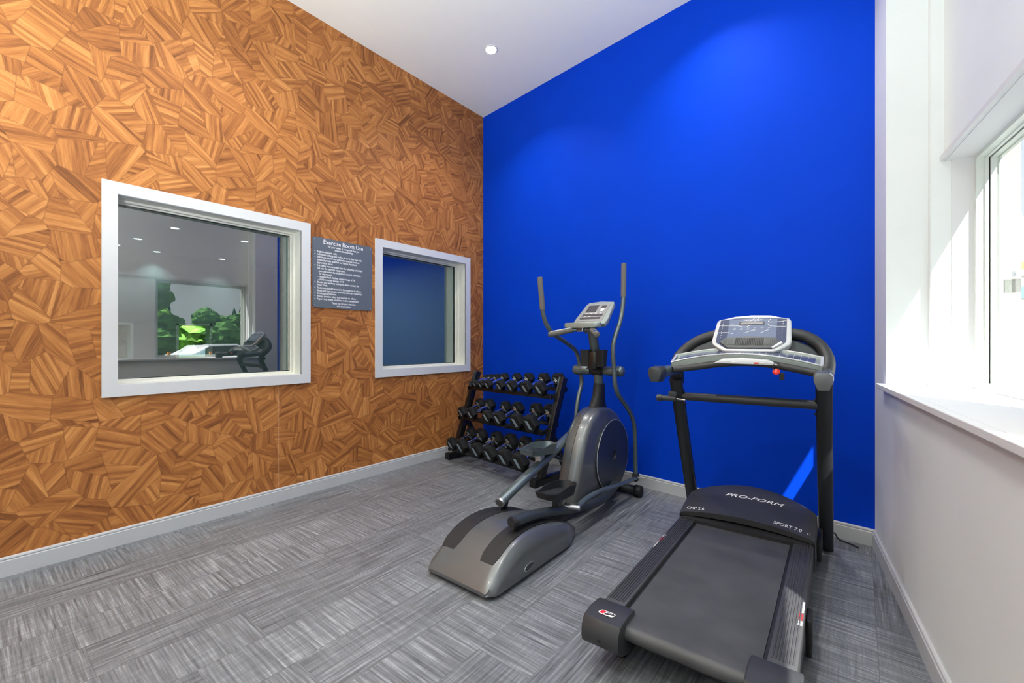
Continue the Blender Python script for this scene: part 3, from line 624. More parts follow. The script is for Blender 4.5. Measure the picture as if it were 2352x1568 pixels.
# linkage arms beside the pedals
for pts in ([(-1.350, 2.36, 0.196), (-1.350, 2.47, 0.212), (-1.352, 2.66, 0.208), (-1.355, 2.86, 0.185), (-1.360, 3.05, 0.160), (-1.362, 3.27, 0.142)],
            [(-1.79, 2.50, 0.42), (-1.785, 2.63, 0.40), (-1.775, 2.80, 0.33), (-1.76, 2.95, 0.24), (-1.75, 3.03, 0.185)]):
    bm = nb(); tube(bm, spline([E(*p) for p in pts], 5), 0.0185, 14, ry=0.013); finish(bm, 'link_arm', M['gun'], t)
bm = nb(); cyl(bm, E(-1.42, 2.315, 0.193), E(-1.328, 2.345, 0.193), 0.017, 18); finish(bm, 'link_sleeve', M['steel'], t)
bm = nb(); cyl(bm, E(-1.72, 2.48, 0.42), E(-1.80, 2.49, 0.42), 0.017, 18); finish(bm, 'link_sleeve', M['steel'], t)
# pedal arms
AR = [(-1.415, 1.800, 0.262), (-1.415, 1.95, 0.246), (-1.415, 2.15, 0.208), (-1.415, 2.34, 0.165), (-1.415, 2.60, 0.115), (-1.415, 2.80, 0.100), (-1.43, 2.98, 0.110), (-1.44, 3.08, 0.130)]
AL = [(-1.68, 2.010, 0.245), (-1.68, 2.23, 0.318), (-1.68, 2.53, 0.412), (-1.68, 2.80, 0.505), (-1.69, 2.98, 0.545), (-1.69, 3.06, 0.550)]
for A, hollow in ((AR, False), (AL, True)):
    P = spline([E(*p) for p in A], 4); bm = nb(); tube(bm, P, 0.033, 18, ry=0.026, square=0.4)
    pa = finish(bm, 'pedal_arm', M['gun'] if hollow else M['disc'], t, 40)
    d = (P[0] - P[1]).normalized(); bm = nb()
    if hollow:
        tube(bm, [P[0] - d * 0.004, P[0] + d * 0.010], 0.0345, 20, ry=0.0275); fr = finish(bm, 'arm_end_rim', M['steel'], pa)
        bm = nb(); tube(bm, [P[0] + d * 0.0095, P[0] + d * 0.011], 0.027, 20, ry=0.020); finish(bm, 'arm_end_plug', M['shroud'], fr)
    else:
        tube(bm, [P[0] - d * 0.01, P[0] + d * 0.006, P[0] + d * 0.020], [0.035, 0.035, 0.024], 20, ry=0.026); finish(bm, 'arm_end_plug', M['black'], pa)
    p0 = P[0] - d * 0.035; zt = pz(p0.y + EY) + 0.004
    bm = nb(); prism(bm, [(-0.040, 0), (0.030, 0), (0.045, p0.z - 0.02 - zt), (-0.030, p0.z - 0.02 - zt)], lambda a, b: (p0.x - 0.005, p0.y + a, zt + b), lambda a, b: (p0.x + 0.005, p0.y + a, zt + b)); finish(bm, 'roller_stem', M['disc'], pa, smooth=False)
    bm = nb(); cyl(bm, (p0.x - 0.012, p0.y, zt - 0.004), (p0.x + 0.012, p0.y, zt - 0.004), 0.014, 16); finish(bm, 'roller', M['rubber'], pa)
    if hollow:
        bm = nb(); bar(bm, E(-1.662, 3.06, 0.55), E(-1.662, 3.105, 0.338), 0.020, 0.05, 0.005); finish(bm, 'crank', M['black'], t)
def pedal(cx, cy_, cz_, rx, label_dark, mtl):
    """a foot plate with raised rim, long axis towards the front"""
    r_ = bpy.data.objects.new('pedal', None)
    Mx = Matrix.Translation(E(cx, cy_, cz_)) @ Matrix.Rotation(rx, 4, 'X')
    out = [(-0.058, -0.145), (0.050, -0.150), (0.068, -0.06), (0.066, 0.06), (0.060, 0.12), (0.030, 0.165), (-0.035, 0.165), (-0.062, 0.12), (-0.070, 0.0), (-0.066, -0.09)]
    o2 = [(p.x, p.y) for p in spline([(x, y, 0) for x, y in out] + [(*out[0], 0)], 3)][:-1]
    n = len(o2); bm = nb()
    def rimh(y): return 0.016 + 0.030 * max(0, min(1, (y + 0.10) / 0.12))
    A = [bm.verts.new(Mx @ Vector((x * 0.88, y * 0.92, -0.020))) for x, y in o2]
    B = [bm.verts.new(Mx @ Vector((x * 1.03, y * 1.02, rimh(y)))) for x, y in o2]
    C_ = [bm.verts.new(Mx @ Vector((x * 0.96, y * 0.97, rimh(y)))) for x, y in o2]
    D = [bm.verts.new(Mx @ Vector((x * 0.86, y * 0.90, 0.004))) for x, y in o2]
    for a, b_ in ((A, B), (B, C_), (C_, D)):
        for i in range(n): bm.faces.new((a[i], a[(i + 1) % n], b_[(i + 1) % n], b_[i]))
    bm.faces.new(A[::-1]); bm.faces.new(D)
    pd = finish(bm, 'pedal', mtl, t, 40)
    bm = nb(); ov = [(0.042 * math.cos(R(a)), 0.085 * math.sin(R(a))) for a in range(0, 360, 15)]
    prism(bm, ov, lambda a, b: Mx @ Vector((a - 0.004, b - 0.015, 0.004)), lambda a, b: Mx @ Vector((a - 0.004, b - 0.015, 0.0075)))
    for k in range(-4, 5):
        yy = k * 0.016; w = 0.040 * math.sqrt(max(0, 1 - (yy / 0.085) ** 2))
        box(bm, (-w - 0.002, yy - 0.018, 0.0075), (w - 0.006, yy - 0.012, 0.0100), 0.0, Mx)
    finish(bm, 'tread_pad', M['disc'], pd, smooth=False)
    return pd
pedal(-1.43, 2.245, 0.292, R(-7), True, M['black'])
pedal(-1.69, 2.43, 0.470, R(-6), False, M['gun'])
bm = nb(); bar(bm, E(-1.43, 2.25, 0.20), E(-1.43, 2.25, 0.275), 0.045, 0.05, 0.003); box(bm, E(-1.455, 2.20, 0.258), E(-1.38, 2.36, 0.272)); finish(bm, 'pedal_bracket', M['disc'], t, smooth=False)
bm = nb(); bar(bm, E(-1.69, 2.44, 0.38), E(-1.69, 2.44, 0.450), 0.045, 0.05, 0.003); box(bm, E(-1.76, 2.40, 0.436), E(-1.665, 2.55, 0.450)); finish(bm, 'pedal_bracket', M['steel'], t, smooth=False)
# bottle holders
for xc, yc, an in ((-1.622, 2.955, 0.25), (-1.500, 2.965, -0.25)):
    bm = nb(); Mx = Matrix.Translation(E(xc, yc, 1.02)) @ Matrix.Rotation(an, 4, 'Z')
    o1 = [(-0.030, -0.036), (0.030, -0.036), (0.043, -0.012), (0.043, 0.024), (0.022, 0.044), (-0.022, 0.044), (-0.043, 0.024), (-0.043, -0.012)]
    n = len(o1); rg = [[bm.verts.new(Mx @ Vector((x * s, y * s, z))) for x, y in o1] for s, z in ((0.78, 0), (1.0, 0.125), (0.93, 0.125), (0.72, 0.006))]
    for a, b_ in zip(rg, rg[1:]):
        for i in range(n): bm.faces.new((a[i], a[(i + 1) % n], b_[(i + 1) % n], b_[i]))
    bm.faces.new(rg[0][::-1]); bm.faces.new(rg[-1]); finish(bm, 'bottle_holder', M['black'], t, smooth=False)
bm = nb(); box(bm, E(-1.60, 2.935, 1.00), E(-1.53, 3.0, 1.13), 0.006); finish(bm, 'holder_bracket', M['rack'], t)
# console
CM = Matrix.Translation(E(-1.545, 2.835, 1.335)) @ Matrix.Rotation(R(-2), 4, 'Z') @ Matrix.Rotation(R(41), 4, 'X')
co = [(-0.128, 0.0), (0.140, 0.0), (0.142, 0.05), (0.124, 0.235), (0.112, 0.262), (0.0, 0.276), (-0.100, 0.262), (-0.114, 0.235), (-0.132, 0.05)]
bm = nb(); prism(bm, co, lambda a, b: CM @ Vector((a, b, 0.0)), lambda a, b: CM @ Vector((a, b, -0.035)), 0.010, 3); con = finish(bm, 'console', M['cream'], t, 40)
bm = nb(); pp = [(-0.104, 0.030), (0.104, 0.026), (0.100, 0.225), (-0.092, 0.228)]
prism(bm, pp, lambda a, b: CM @ Vector((a, b, 0.0)), lambda a, b: CM @ Vector((a, b, 0.0025)))
finish(bm, 'console_panel', M['panel'], con, smooth=False)
bm = nb()
for (x0, x1, y0, y1) in ((-0.075, 0.010, 0.135, 0.215), (0.038, 0.078, 0.185, 0.208), (-0.085, 0.085, 0.088, 0.108), (-0.088, 0.080, 0.052, 0.072)):
    box(bm, (x0, y0, 0.002), (x1, y1, 0.0045), 0.0, CM)
finish(bm, 'console_display', M['lcd'], con, smooth=False)
bm = nb()
for k in range(4):
    for yy in (0.112, 0.076): box(bm, (-0.060 + k * 0.038, yy, 0.002), (-0.045 + k * 0.038, yy + 0.006, 0.006), 0.0, CM)
box(bm, (0.045, 0.140, 0.002), (0.072, 0.172, 0.005), 0.0, CM)
finish(bm, 'console_button', M['silver'], con, smooth=False)
bm = nb(); prism(bm, rrect(0.285, 0.085, 0.035), lambda a, b: E(-1.563 + a, 2.800 + b, 1.305), lambda a, b: E(-1.563 + a, 2.800 + b, 1.342), 0.010, 3); finish(bm, 'console_tray', M['cream'], t, 40)
bm = nb(); lathe(bm, [(0, 0.034), (0.02, 0.046), (0.045, 0.050), (0.05, 0.03)], E(-1.558, 2.90, 1.265), (0, 0, 1), 24); finish(bm, 'console_mount', M['gun'], t)
FB = spline([E(*p) for p in ((-1.765, 2.675, 1.258), (-1.735, 2.70, 1.268), (-1.665, 2.76, 1.288), (-1.60, 2.79, 1.293), (-1.50, 2.79, 1.293), (-1.455, 2.76, 1.282), (-1.40, 2.70, 1.262), (-1.385, 2.675, 1.254))], 4)
bm = nb(); tube(bm, FB, 0.0155, 14); fb = finish(bm, 'fixed_handlebar', M['gun'], t)
for a, b_ in ((FB[0], FB[10]), (FB[-1], FB[-11])):
    d = (a - b_).normalized(); bm = nb(); tube(bm, [a + d * 0.012, a + d * 0.004, b_, b_ - d * 0.002], [0.010, 0.0205, 0.0205, 0.018], 16); gp = finish(bm, 'pulse_grip', M['foam'], fb)
    bm = nb(); up = Vector((0, -0.008, 0.0165)); bar(bm, a - d * 0.012 + up, b_ + d * 0.010 + up, 0.015, 0.007, 0.002); finish(bm, 'pulse_plate', M['chrome'], gp)
bm = nb(); box(bm, E(-1.595, 2.768, 1.276), E(-1.545, 2.80, 1.312), 0.004); nbx = finish(bm, 'bar_clamp', M['steel'], t)
bm = nb(); box(bm, E(-1.590, 2.766, 1.284), E(-1.550, 2.769, 1.304)); finish(bm, 'clamp_label', M['lcd'], nbx, smooth=False)

# ------------------------------------------------------------------ treadmill
TL = Vector((-0.448, 1.5, 0))
t = thing('treadmill', 'black treadmill with silver console standing by the right wall and blue wall', 'exercise machine', TL, R(1.547))
AC = -0.012                                  # centre line
bm = nb()                                    # belt, wrapped round the rear roller
prof = [(1.30, 0.183), (0.6, 0.183), (0.03, 0.183)] + [(0.0 - 0.026 * math.sin(R(a)), 0.157 + 0.026 * math.cos(R(a))) for a in range(0, 181, 15)] + [(0.6, 0.131), (1.30, 0.131)]
prism(bm, prof, lambda a, b: (AC - 0.222, a, b), lambda a, b: (AC + 0.222, a, b)); finish(bm, 'running_belt', M['belt'], t, 40)
bm = nb(); box(bm, (AC - 0.24, 0.03, 0.10), (AC + 0.24, 1.25, 0.155)); finish(bm, 'deck_board', M['black'], t, smooth=False)
for s in (-1, 1):
    x0, x1 = (0.234, 0.318) if s > 0 else (-0.318, -0.234); x0 += AC; x1 += AC
    bm = nb(); box(bm, (x0, 0.02, 0.09), (x1, 1.19, 0.196), 0.006); ot = AC + s * 0.318
    sr = finish(bm, 'side_rail', M['rail'], t, 40)
    bm = nb()
    for k in range(7):
        xr = x0 + 0.0145 + k * 0.0095 if s > 0 else x1 - 0.0145 - k * 0.0095
        box(bm, (xr - 0.0022, 0.10, 0.195), (xr + 0.0022, 1.10, 0.1995), 0.0012, seg=1)
    finish(bm, 'anti_slip_ribs', M['rail'], sr, smooth=False)
    bm = nb(); box(bm, (AC + s * 0.226 - 0.008, 0.03, 0.14), (AC + s * 0.226 + 0.008, 1.2, 0.178)); finish(bm, 'belt_guide', M['black'], sr, smooth=False)
    bm = nb(); xs = AC + s * 0.308                       # name strip along the outer edge
    if s > 0: f = lambda a, b: (xs + b * -1.0 - 0.0 + 0.006, 0.34 + a, 0.1973)
    else: f = lambda a, b: (xs + b - 0.006, 0.80 - a, 0.1973)
    add_text(bm, 'PRO', 0.0185, f, 'LEFT', 0.0003, 0.95, mi=0); f2 = (lambda a, b: f(a + 0.038, b)); add_text(bm, 'SHOX', 0.0185, f2, 'LEFT', 0.0003, 0.95, mi=1)
    f3 = (lambda a, b: f(a + 0.092, b)); add_text(bm, 'CUSHIONING', 0.0135, f3, 'LEFT', 0.0003, 1.0, mi=0)
    finish(bm, 'rail_lettering', [M['letter'], M['red']], sr, smooth=False)
    # end cap: faceted block
    pf = [(-0.080, 0.118), (-0.086, 0.140), (-0.082, 0.175), (-0.064, 0.203), (0.0, 0.207), (0.055, 0.206), (0.075, 0.198), (0.075, 0.06), (0.03, 0.066), (-0.04, 0.088)]
    a0, a1 = (AC + s * 0.192, AC + s * 0.335); bm = nb(); prism(bm, pf, lambda a, b: (a0, a, b), lambda a, b: (a1, a, b), 0.006, 2)
    ec = finish(bm, 'end_cap', M['char'], t, 40)
    bm = nb(); lathe(bm, [(0, 0.006), (0.001, 0.006)], (AC + s * 0.262, -0.0865, 0.142), (0, -1, 0), 16); finish(bm, 'screw_hole', M['gasket'], ec)
    bm = nb(); lathe(bm, [(0, 0.018), (0.060, 0.018), (0.068, 0.014)], (AC + s * 0.25, 0.09, 0.0), (0, 0, 1), 18); finish(bm, 'rubber_foot', M['rubber'], t)
    if s < 0:
        bm = nb(); zt = 0.2072; cx_, cy2 = AC - 0.262, -0.020
        def q(a, b, dz=0.0): return (cx_ + a, cy2 + b, zt + dz)
        prism(bm, [(x + 0.25 * y, y) for x, y in rrect(0.058, 0.026, 0.010)], lambda a, b: q(a, b, 0), lambda a, b: q(a, b, 0.0008))
        for poly in ([(-0.026, -0.010), (-0.012, -0.010), (-0.006, 0.010), (-0.017, 0.010), (-0.024, 0.004)], [(-0.008, -0.0105), (0.002, -0.0105), (0.003, -0.006), (-0.006, -0.006)]):
            prism(bm, poly, lambda a, b: q(a, b, 0.0008), lambda a, b: q(a, b, 0.0012), mi=1)
        prism(bm, [(-0.010, -0.002), (0.020, -0.002), (0.027, 0.002), (0.027, 0.006), (0.022, 0.009), (-0.004, 0.009), (-0.006, 0.006), (0.018, 0.006), (0.019, 0.003), (0.0, 0.003), (0.004, -0.0095), (-0.003, -0.0095)], lambda a, b: q(a, b, 0.0008), lambda a, b: q(a, b, 0.0012), mi=2)
        finish(bm, 'badge', [M['letter'], M['red'], M['gasket']], ec, smooth=False)
# motor hood
def hz(a, b):
    c = (a - AC) / 0.32; fb = 1.105 + 0.035 * (1 - c * c); bb = 1.50 - 0.13 * c * c
    t_ = max(0.0, min(1.0, (b - fb) / (bb - fb)))
    return 0.222 + 0.022 * (1 - c * c) + (0.085 - 0.03 * c * c) * (1 - (1 - t_) ** 1.7) * 0.9
bm = nb(); NA, NBB = 28, 16; grid = []
for i in range(NA + 1):
    c = -1 + 2 * i / NA; a = AC + 0.322 * c; fb = 1.105 + 0.035 * (1 - c * c); bb = 1.50 - 0.13 * c * c; colv = []
    colv.append(bm.verts.new((a, fb + 0.004, 0.200 + 0.012 * (1 - c * c))))
    for j in range(NBB + 1):
        b_ = fb + (bb - fb) * j / NBB; e = 1 - 0.012 * (abs(c) > 0.99); colv.append(bm.verts.new((a, b_, hz(a, b_) - (0.006 if abs(c) > 0.99 else 0))))
    colv.append(bm.verts.new((a, bb + 0.05, hz(a, bb) - 0.03))); colv.append(bm.verts.new((a, bb + 0.08, 0.08)))
    grid.append(colv)
for A, B in zip(grid, grid[1:]):
    for j in range(len(A) - 1): bm.faces.new((A[j], A[j + 1], B[j + 1], B[j]))
for colv, s in ((grid[0], -1), (grid[-1], 1)):
    lo = [bm.verts.new((v.co.x + s * 0.004, v.co.y, 0.07)) for v in colv]
    for j in range(len(colv) - 1): bm.faces.new((colv[j], colv[j + 1], lo[j + 1], lo[j]))
hood = finish(bm, 'motor_hood', M['char'], t, 30)
bm = nb()
def on(a0, b0, ang=0.0): return lambda x, y: (a0 + x * math.cos(ang) - y * math.sin(ang), b0 + x * math.sin(ang) + y * math.cos(ang), hz(a0 + x * math.cos(ang) - y * math.sin(ang), b0 + x * math.sin(ang) + y * math.cos(ang)) + 0.0034)
add_text(bm, 'PRO-FORM', 0.046, on(AC - 0.125, 1.315), 'LEFT', 0.0, 1.28, 0.35)
finish(bm, 'maker_lettering', M['letter'], hood, smooth=False)
for body, sz_, fn, sx_ in (('CHP 2.6', 0.033, on(AC - 0.292, 1.130, 0.12), 0.84), ('SPORT 7.0', 0.033, on(AC + 0.140, 1.152, -0.12), 0.86), ('C', 0.024, on(AC + 0.286, 1.134, -0.12), 1.0)):
    bm = nb(); add_text(bm, body, sz_, fn, 'LEFT', 0.0, sx_); finish(bm, {'CHP 2.6': 'motor_lettering', 'SPORT 7.0': 'model_lettering', 'C': 'letter_mark'}[body], M['letter'], hood, smooth=False)
bm = nb(); box(bm, (AC - 0.30, 1.08, 0.05), (AC + 0.30, 1.48, 0.20)); finish(bm, 'motor_tray', M['black'], t, smooth=False)
# base frame, uprights
UPR = {-1: -0.375, 1: 0.346}
for s in (-1, 1):
    x = UPR[s]
    bm = nb(); tube(bm, [(x, 1.612, 0.0), (x, 1.605, 0.02), (x, 1.165, 0.985)], 0.036, 20, ry=0.028, square=0.5); up = finish(bm, 'upright', M['frame'], t, 40)
    bm = nb(); bar(bm, (AC + s * 0.29, 1.00, 0.065), (AC + s * 0.29, 1.62, 0.05), 0.035, 0.05, 0.004); finish(bm, 'base_frame_tube', M['frame'], t)
    bm = nb(); cyl(bm, (AC + s * 0.30, 1.575, 0.040), (AC + s * 0.325, 1.575, 0.040), 0.038); finish(bm, 'transport_wheel', M['rubber'], t)
    for zz in (0.905, 0.83):
        yy = 1.165 + (0.985 - zz) * 0.456; bm = nb(); lathe(bm, [(0, 0.007), (0.006, 0.007), (0.008, 0.004)], (x - s * 0.034, yy, zz), (-s, 0, 0), 12); finish(bm, 'bolt', M['black'], up)
    # foregrip arm and its cap
    gx = -0.400 if s < 0 else 0.350
    bm = nb(); tube(bm, [(x, 1.215, 1.045), (x, 1.12, 1.040), (gx + 0.0, 0.955, 1.030)], 0.034, 18, ry=0.030, square=0.7); fg = finish(bm, 'foregrip', M['gun'] if s < 0 else M['shroud'], t, 40)
    bm = nb(); pf = [(-0.034, 0.020), (-0.022, 0.034), (0.022, 0.034), (0.034, 0.020), (0.034, 0.0), (0.020, -0.040), (-0.020, -0.040), (-0.034, 0.0)]
    prism(bm, pf, lambda a, b: (gx + a * 1.12, 0.960, 1.030 + b * 1.15), lambda a, b: (gx + a * 1.08 - (0.008 if s < 0 else 0), 0.885, 1.026 + b * 1.08), 0.005, 2); finish(bm, 'foregrip_cap', M['disc'] if s < 0 else M['shroud'], fg, 40)
    bm = nb(); tube(bm, [(x, 1.21, 0.96), (x, 1.18, 1.03)], [0.036, 0.040], 18, ry=0.032, square=0.6); finish(bm, 'upright_collar', M['frame'] if s < 0 else M['shroud'], up, 40)
bm = nb(); cyl(bm, (AC - 0.33, 1.59, 0.035), (AC + 0.33, 1.59, 0.035), 0.025); finish(bm, 'base_crossbar', M['frame'], t)
bm = nb(); tube(bm, [(-0.345, 1.212, 0.877), (0.318, 1.212, 0.880)], 0.0240, 18); finish(bm, 'crossbar', M['char'], t)
# storage latch on the left upright
bm = nb(); cyl(bm, (-0.475, 1.175, 0.862), (-0.375, 1.175, 0.862), 0.016, 16); cyl(bm, (-0.487, 1.175, 0.862), (-0.458, 1.175, 0.862), 0.021, 16); lt = finish(bm, 'latch_knob', M['disc'], t)
bm = nb(); cyl(bm, (-0.378, 1.175, 0.862), (-0.318, 1.165, 0.860), 0.006, 12); finish(bm, 'latch_pin', M['chrome'], lt)
bm = nb(); box(bm, (-0.420, 1.170, 0.862), (-0.372, 1.178, 0.905), 0.002); finish(bm, 'latch_plate', M['disc'], lt)
bm = nb(); tube(bm, spline([(-0.352, 1.03, 1.045), (-0.32, 1.045, 1.050), (-0.22, 1.05, 1.066), (-0.10, 1.055, 1.086), (0.02, 1.057, 1.094), (0.12, 1.055, 1.089), (0.22, 1.05, 1.072), (0.30, 1.045, 1.055), (0.325, 1.03, 1.048)], 5), 0.0185, 16); gb = finish(bm, 'grip_bar', M['char'], t)
for xx in (-0.285, 0.262):
    bm = nb(); bar(bm, (xx - 0.001, 1.046, 1.057), (xx + 0.001, 1.046, 1.057), 0.0385, 0.0385); bm.free()
# arch
arc = [(-0.378, 1.19, 1.03), (-0.390, 1.24, 1.085), (-0.372, 1.28, 1.128), (-0.318, 1.30, 1.182), (-0.245, 1.31, 1.222), (-0.16, 1.315, 1.245), (0.02, 1.32, 1.262), (0.20, 1.315, 1.245), (0.275, 1.31, 1.222), (0.330, 1.30, 1.175), (0.358, 1.27, 1.120), (0.362, 1.23, 1.075), (0.350, 1.19, 1.03)]
AP = spline(arc, 5)
bm = nb(); tube(bm, AP, 0.030, 16, ry=0.040, square=0.5); finish(bm, 'console_arch', M['char'], t, 40)
bm = nb()
pan = [(-0.345, 1.105), (-0.325, 1.145), (-0.28, 1.180), (-0.20, 1.215), (-0.10, 1.235), (0.10, 1.235), (0.21, 1.215), (0.285, 1.180), (0.320, 1.145), (0.330, 1.105)]
prism(bm, pan, lambda a, b: (a, 1.255 + (b - 1.1) * 0.3, b), lambda a, b: (a, 1.285 + (b - 1.1) * 0.3, b), 0.008, 2); finish(bm, 'console_back_panel', M['disc'], t, 40)
# tray
def trf(x): c = (x - AC) / 0.36; return 1.138 - 0.052 * c * c - 0.0 * abs(c)
bm = nb(); NT = 24; FT, BT = [], []
sec = []
for i in range(NT + 1):
    c = -1 + 2 * i / NT; x = AC + 0.352 * c; zf = 1.138 - 0.052 * c * c; yf = 1.050
    wb = abs(c); zbk = 1.168 - 0.044 * c * c; yb = 1.155 + 0.055 * (1 - min(1, wb ** 1.5))
    sec.append([(x, yf + 0.004, zf - 0.040), (x, yf, zf - 0.006), (x, yf + 0.004, zf), (x, yf + 0.010, zf), (x, yf + 0.013, zf - 0.010), (x, yb - 0.013, zbk - 0.012), (x, yb - 0.010, zbk), (x, yb, zbk), (x, yb + 0.006, zbk - 0.04)])
rg = [[bm.verts.new(p) for p in s_] for s_ in sec]
for a, b_ in zip(rg, rg[1:]):
    n = len(a)
    for i in range(n): bm.faces.new((a[i], a[(i + 1) % n], b_[(i + 1) % n], b_[i]))
bm.faces.new(rg[0]); bm.faces.new(rg[-1][::-1]); tray = finish(bm, 'console_tray', M['cream'], t, 30)
bm = nb(); rr2 = []
for i in range(NT + 1):
    c = -0.93 + 1.86 * i / NT; x = AC + 0.352 * c; zf = 1.138 - 0.052 * c * c - 0.0085; zbk = 1.168 - 0.044 * c * c - 0.0105; yb = 1.155 + 0.055 * (1 - min(1, abs(c) ** 1.5)) - 0.0135
    rr2.append([bm.verts.new((x, 1.0635, zf)), bm.verts.new((x, yb, zbk))])
for a, b_ in zip(rr2, rr2[1:]): bm.faces.new((a[0], b_[0], b_[1], a[1]))
mt_ = finish(bm, 'tray_mat', M['scr2'], tray)
bm = nb(); FE = [(AC + 0.352 * (-1 + 2 * i / NT), 1.052, 1.138 - 0.052 * (-1 + 2 * i / NT) ** 2 + 0.001) for i in range(NT + 1)]
BE = [(AC + 0.352 * (-1 + 2 * i / NT), 1.155 + 0.055 * (1 - abs(-1 + 2 * i / NT) ** 1.5) - 0.004, 1.168 - 0.044 * (-1 + 2 * i / NT) ** 2 + 0.001) for i in range(NT + 1)]
tube(bm, FE, 0.0045, 8); tube(bm, BE, 0.0045, 8); tube(bm, [FE[0], BE[0]], 0.0065, 8); tube(bm, [FE[-1], BE[-1]], 0.0065, 8)
finish(bm, 'tray_rim', M['silver'], tray)
bm = nb()
for k in range(22):
    c = -0.92 + 1.84 * k / 21; x = AC + 0.352 * c; zf = 1.138 - 0.052 * c * c - 0.0075; zbk = 1.168 - 0.044 * c * c - 0.0095; yb = 1.155 + 0.055 * (1 - min(1, abs(c) ** 1.5)) - 0.014
    bar(bm, (x, 1.065, zf), (x + 0.004, yb, zbk), 0.0013, 0.0012)
finish(bm, 'tray_ribs', M['silver'], mt_, smooth=False)
# start/stop pad under the tray
bm = nb(); pts = [(-0.135, 0.0), (0.165, -0.004), (0.12, 0.022), (0.0, 0.030), (-0.09, 0.024)]
prism(bm, pts, lambda a, b: (a, 1.046, 1.092 + b), lambda a, b: (a, 1.032, 1.088 + b * 0.9), 0.003, 2); kp = finish(bm, 'control_pad', M['silver'], t, 40)
bm = nb(); box(bm, (-0.05, 1.029, 1.093), (-0.028, 1.034, 1.099), 0.001); box(bm, (0.085, 1.029, 1.093), (0.105, 1.034, 1.099), 0.001); finish(bm, 'control_button', M['letter'], kp, smooth=False)
bm = nb(); box(bm, (0.055, 1.029, 1.090), (0.078, 1.034, 1.097), 0.001); finish(bm, 'stop_button', M['redp'], kp, smooth=False)
# display
DM = Matrix.Translation((0.012, 1.150, 1.152)) @ Matrix.Rotation(R(48), 4, 'X')
do = [(-0.118, 0.0), (0.118, 0.0), (0.150, 0.018), (0.190, 0.055), (0.196, 0.075), (0.188, 0.225), (0.178, 0.245), (0.090, 0.266), (0.0, 0.272), (-0.090, 0.266), (-0.178, 0.245), (-0.188, 0.225), (-0.196, 0.075), (-0.190, 0.055), (-0.150, 0.018)]
bm = nb(); prism(bm, do, lambda a, b: DM @ Vector((a, b, 0.0)), lambda a, b: DM @ Vector((a * 0.97, b, -0.045)), 0.009, 3); dsp = finish(bm, 'console', M['silver'], t, 40)
di = [(-0.110, 0.016), (0.110, 0.016), (0.168, 0.062), (0.172, 0.080), (0.166, 0.236), (0.088, 0.250), (0.0, 0.255), (-0.088, 0.250), (-0.166, 0.236), (-0.172, 0.080), (-0.168, 0.062)]
bm = nb(); prism(bm, di, lambda a, b: DM @ Vector((a, b, -0.001)), lambda a, b: DM @ Vector((a, b, 0.0015))); fc = finish(bm, 'console_face', M['scr2'], dsp, smooth=False)
bm = nb(); prism(bm, [(-0.118, 0.095), (0.122, 0.095), (0.122, 0.238), (0.0, 0.247), (-0.118, 0.238)], lambda a, b: DM @ Vector((a, b, 0.0015)), lambda a, b: DM @ Vector((a, b, 0.0025))); finish(bm, 'display_film', M['scr'], fc, smooth=False)
bm = nb(); vo = [(-0.105, 0.018), (0.105, 0.018), (0.150, 0.060), (0.120, 0.092), (0.0, 0.104), (-0.120, 0.092), (-0.150, 0.060)]
prism(bm, vo, lambda a, b: DM @ Vector((a, b, 0.0015)), lambda a, b: DM @ Vector((a, b, 0.010)), 0.003, 2)
for k in range(-15, 16):
    x = k * 0.0082
    if abs(k) > 8: box(bm, (x - 0.0017, 0.036, 0.009), (x + 0.0017, 0.082 - abs(x) * 0.05, 0.0125), 0.0, DM)
vn = finish(bm, 'fan_vent', M['ventg'], dsp, 40)
bm = nb()
for k in range(-8, 9): box(bm, (k * 0.0082 - 0.0027, 0.034, 0.009), (k * 0.0082 + 0.0027, 0.088, 0.0112), 0.0, DM)
finish(bm, 'vent_slots', M['gasket'], vn, smooth=False)
bm = nb(); box(bm, (-0.066, 0.196, 0.002), (0.064, 0.220, 0.004), 0.0, DM); lw = finish(bm, 'display_window', M['lcd'], fc, smooth=False)
bm = nb(); box(bm, (-0.055, 0.199, 0.004), (0.052, 0.214, 0.0045), 0.0, DM); finish(bm, 'display_readout', M['panel'], fc, smooth=False)
bm = nb()
add_text(bm, 'PRO-FORM', 0.0155, lambda x, y: DM @ Vector((x, y + 0.226, 0.0032)), 'CENTER', 0.0, 1.2, 0.3)
for s in (-1, 1):
    for k in range(9): box(bm, (s * (0.150 - k * 0.0) - 0.0014 + s * 0.000, 0.100 + k * 0.0145, 0.0017), (s * 0.150 + 0.0014, 0.1028 + k * 0.0145, 0.0030), 0.0, DM)
def wave(pts, w=0.0011):
    P = spline([(x, y, 0) for x, y in pts], 5)
    for a, b_ in zip(P, P[1:]):
        d = (b_ - a).normalized(); nn = Vector((-d.y, d.x, 0)) * w
        bm.faces.new([bm.verts.new(DM @ Vector((q.x, q.y, 0.0031))) for q in (a - nn, b_ - nn, b_ + nn, a + nn)])
wave([(-0.168, 0.195), (-0.12, 0.190), (-0.07, 0.188), (-0.03, 0.178), (0.0, 0.205), (0.03, 0.245)]); wave([(-0.11, 0.198), (-0.05, 0.195), (-0.01, 0.225), (0.01, 0.245)])
wave([(0.165, 0.178), (0.12, 0.180), (0.09, 0.186), (0.075, 0.200), (0.04, 0.198), (0.02, 0.215)]); wave([(0.165, 0.222), (0.12, 0.215), (0.08, 0.215), (0.09, 0.240)])
wave([(-0.168, 0.136), (-0.12, 0.138), (-0.09, 0.128)]); wave([(-0.035, 0.130), (0.0, 0.150), (0.02, 0.155)]); wave([(0.045, 0.130), (0.07, 0.148), (0.085, 0.155)])
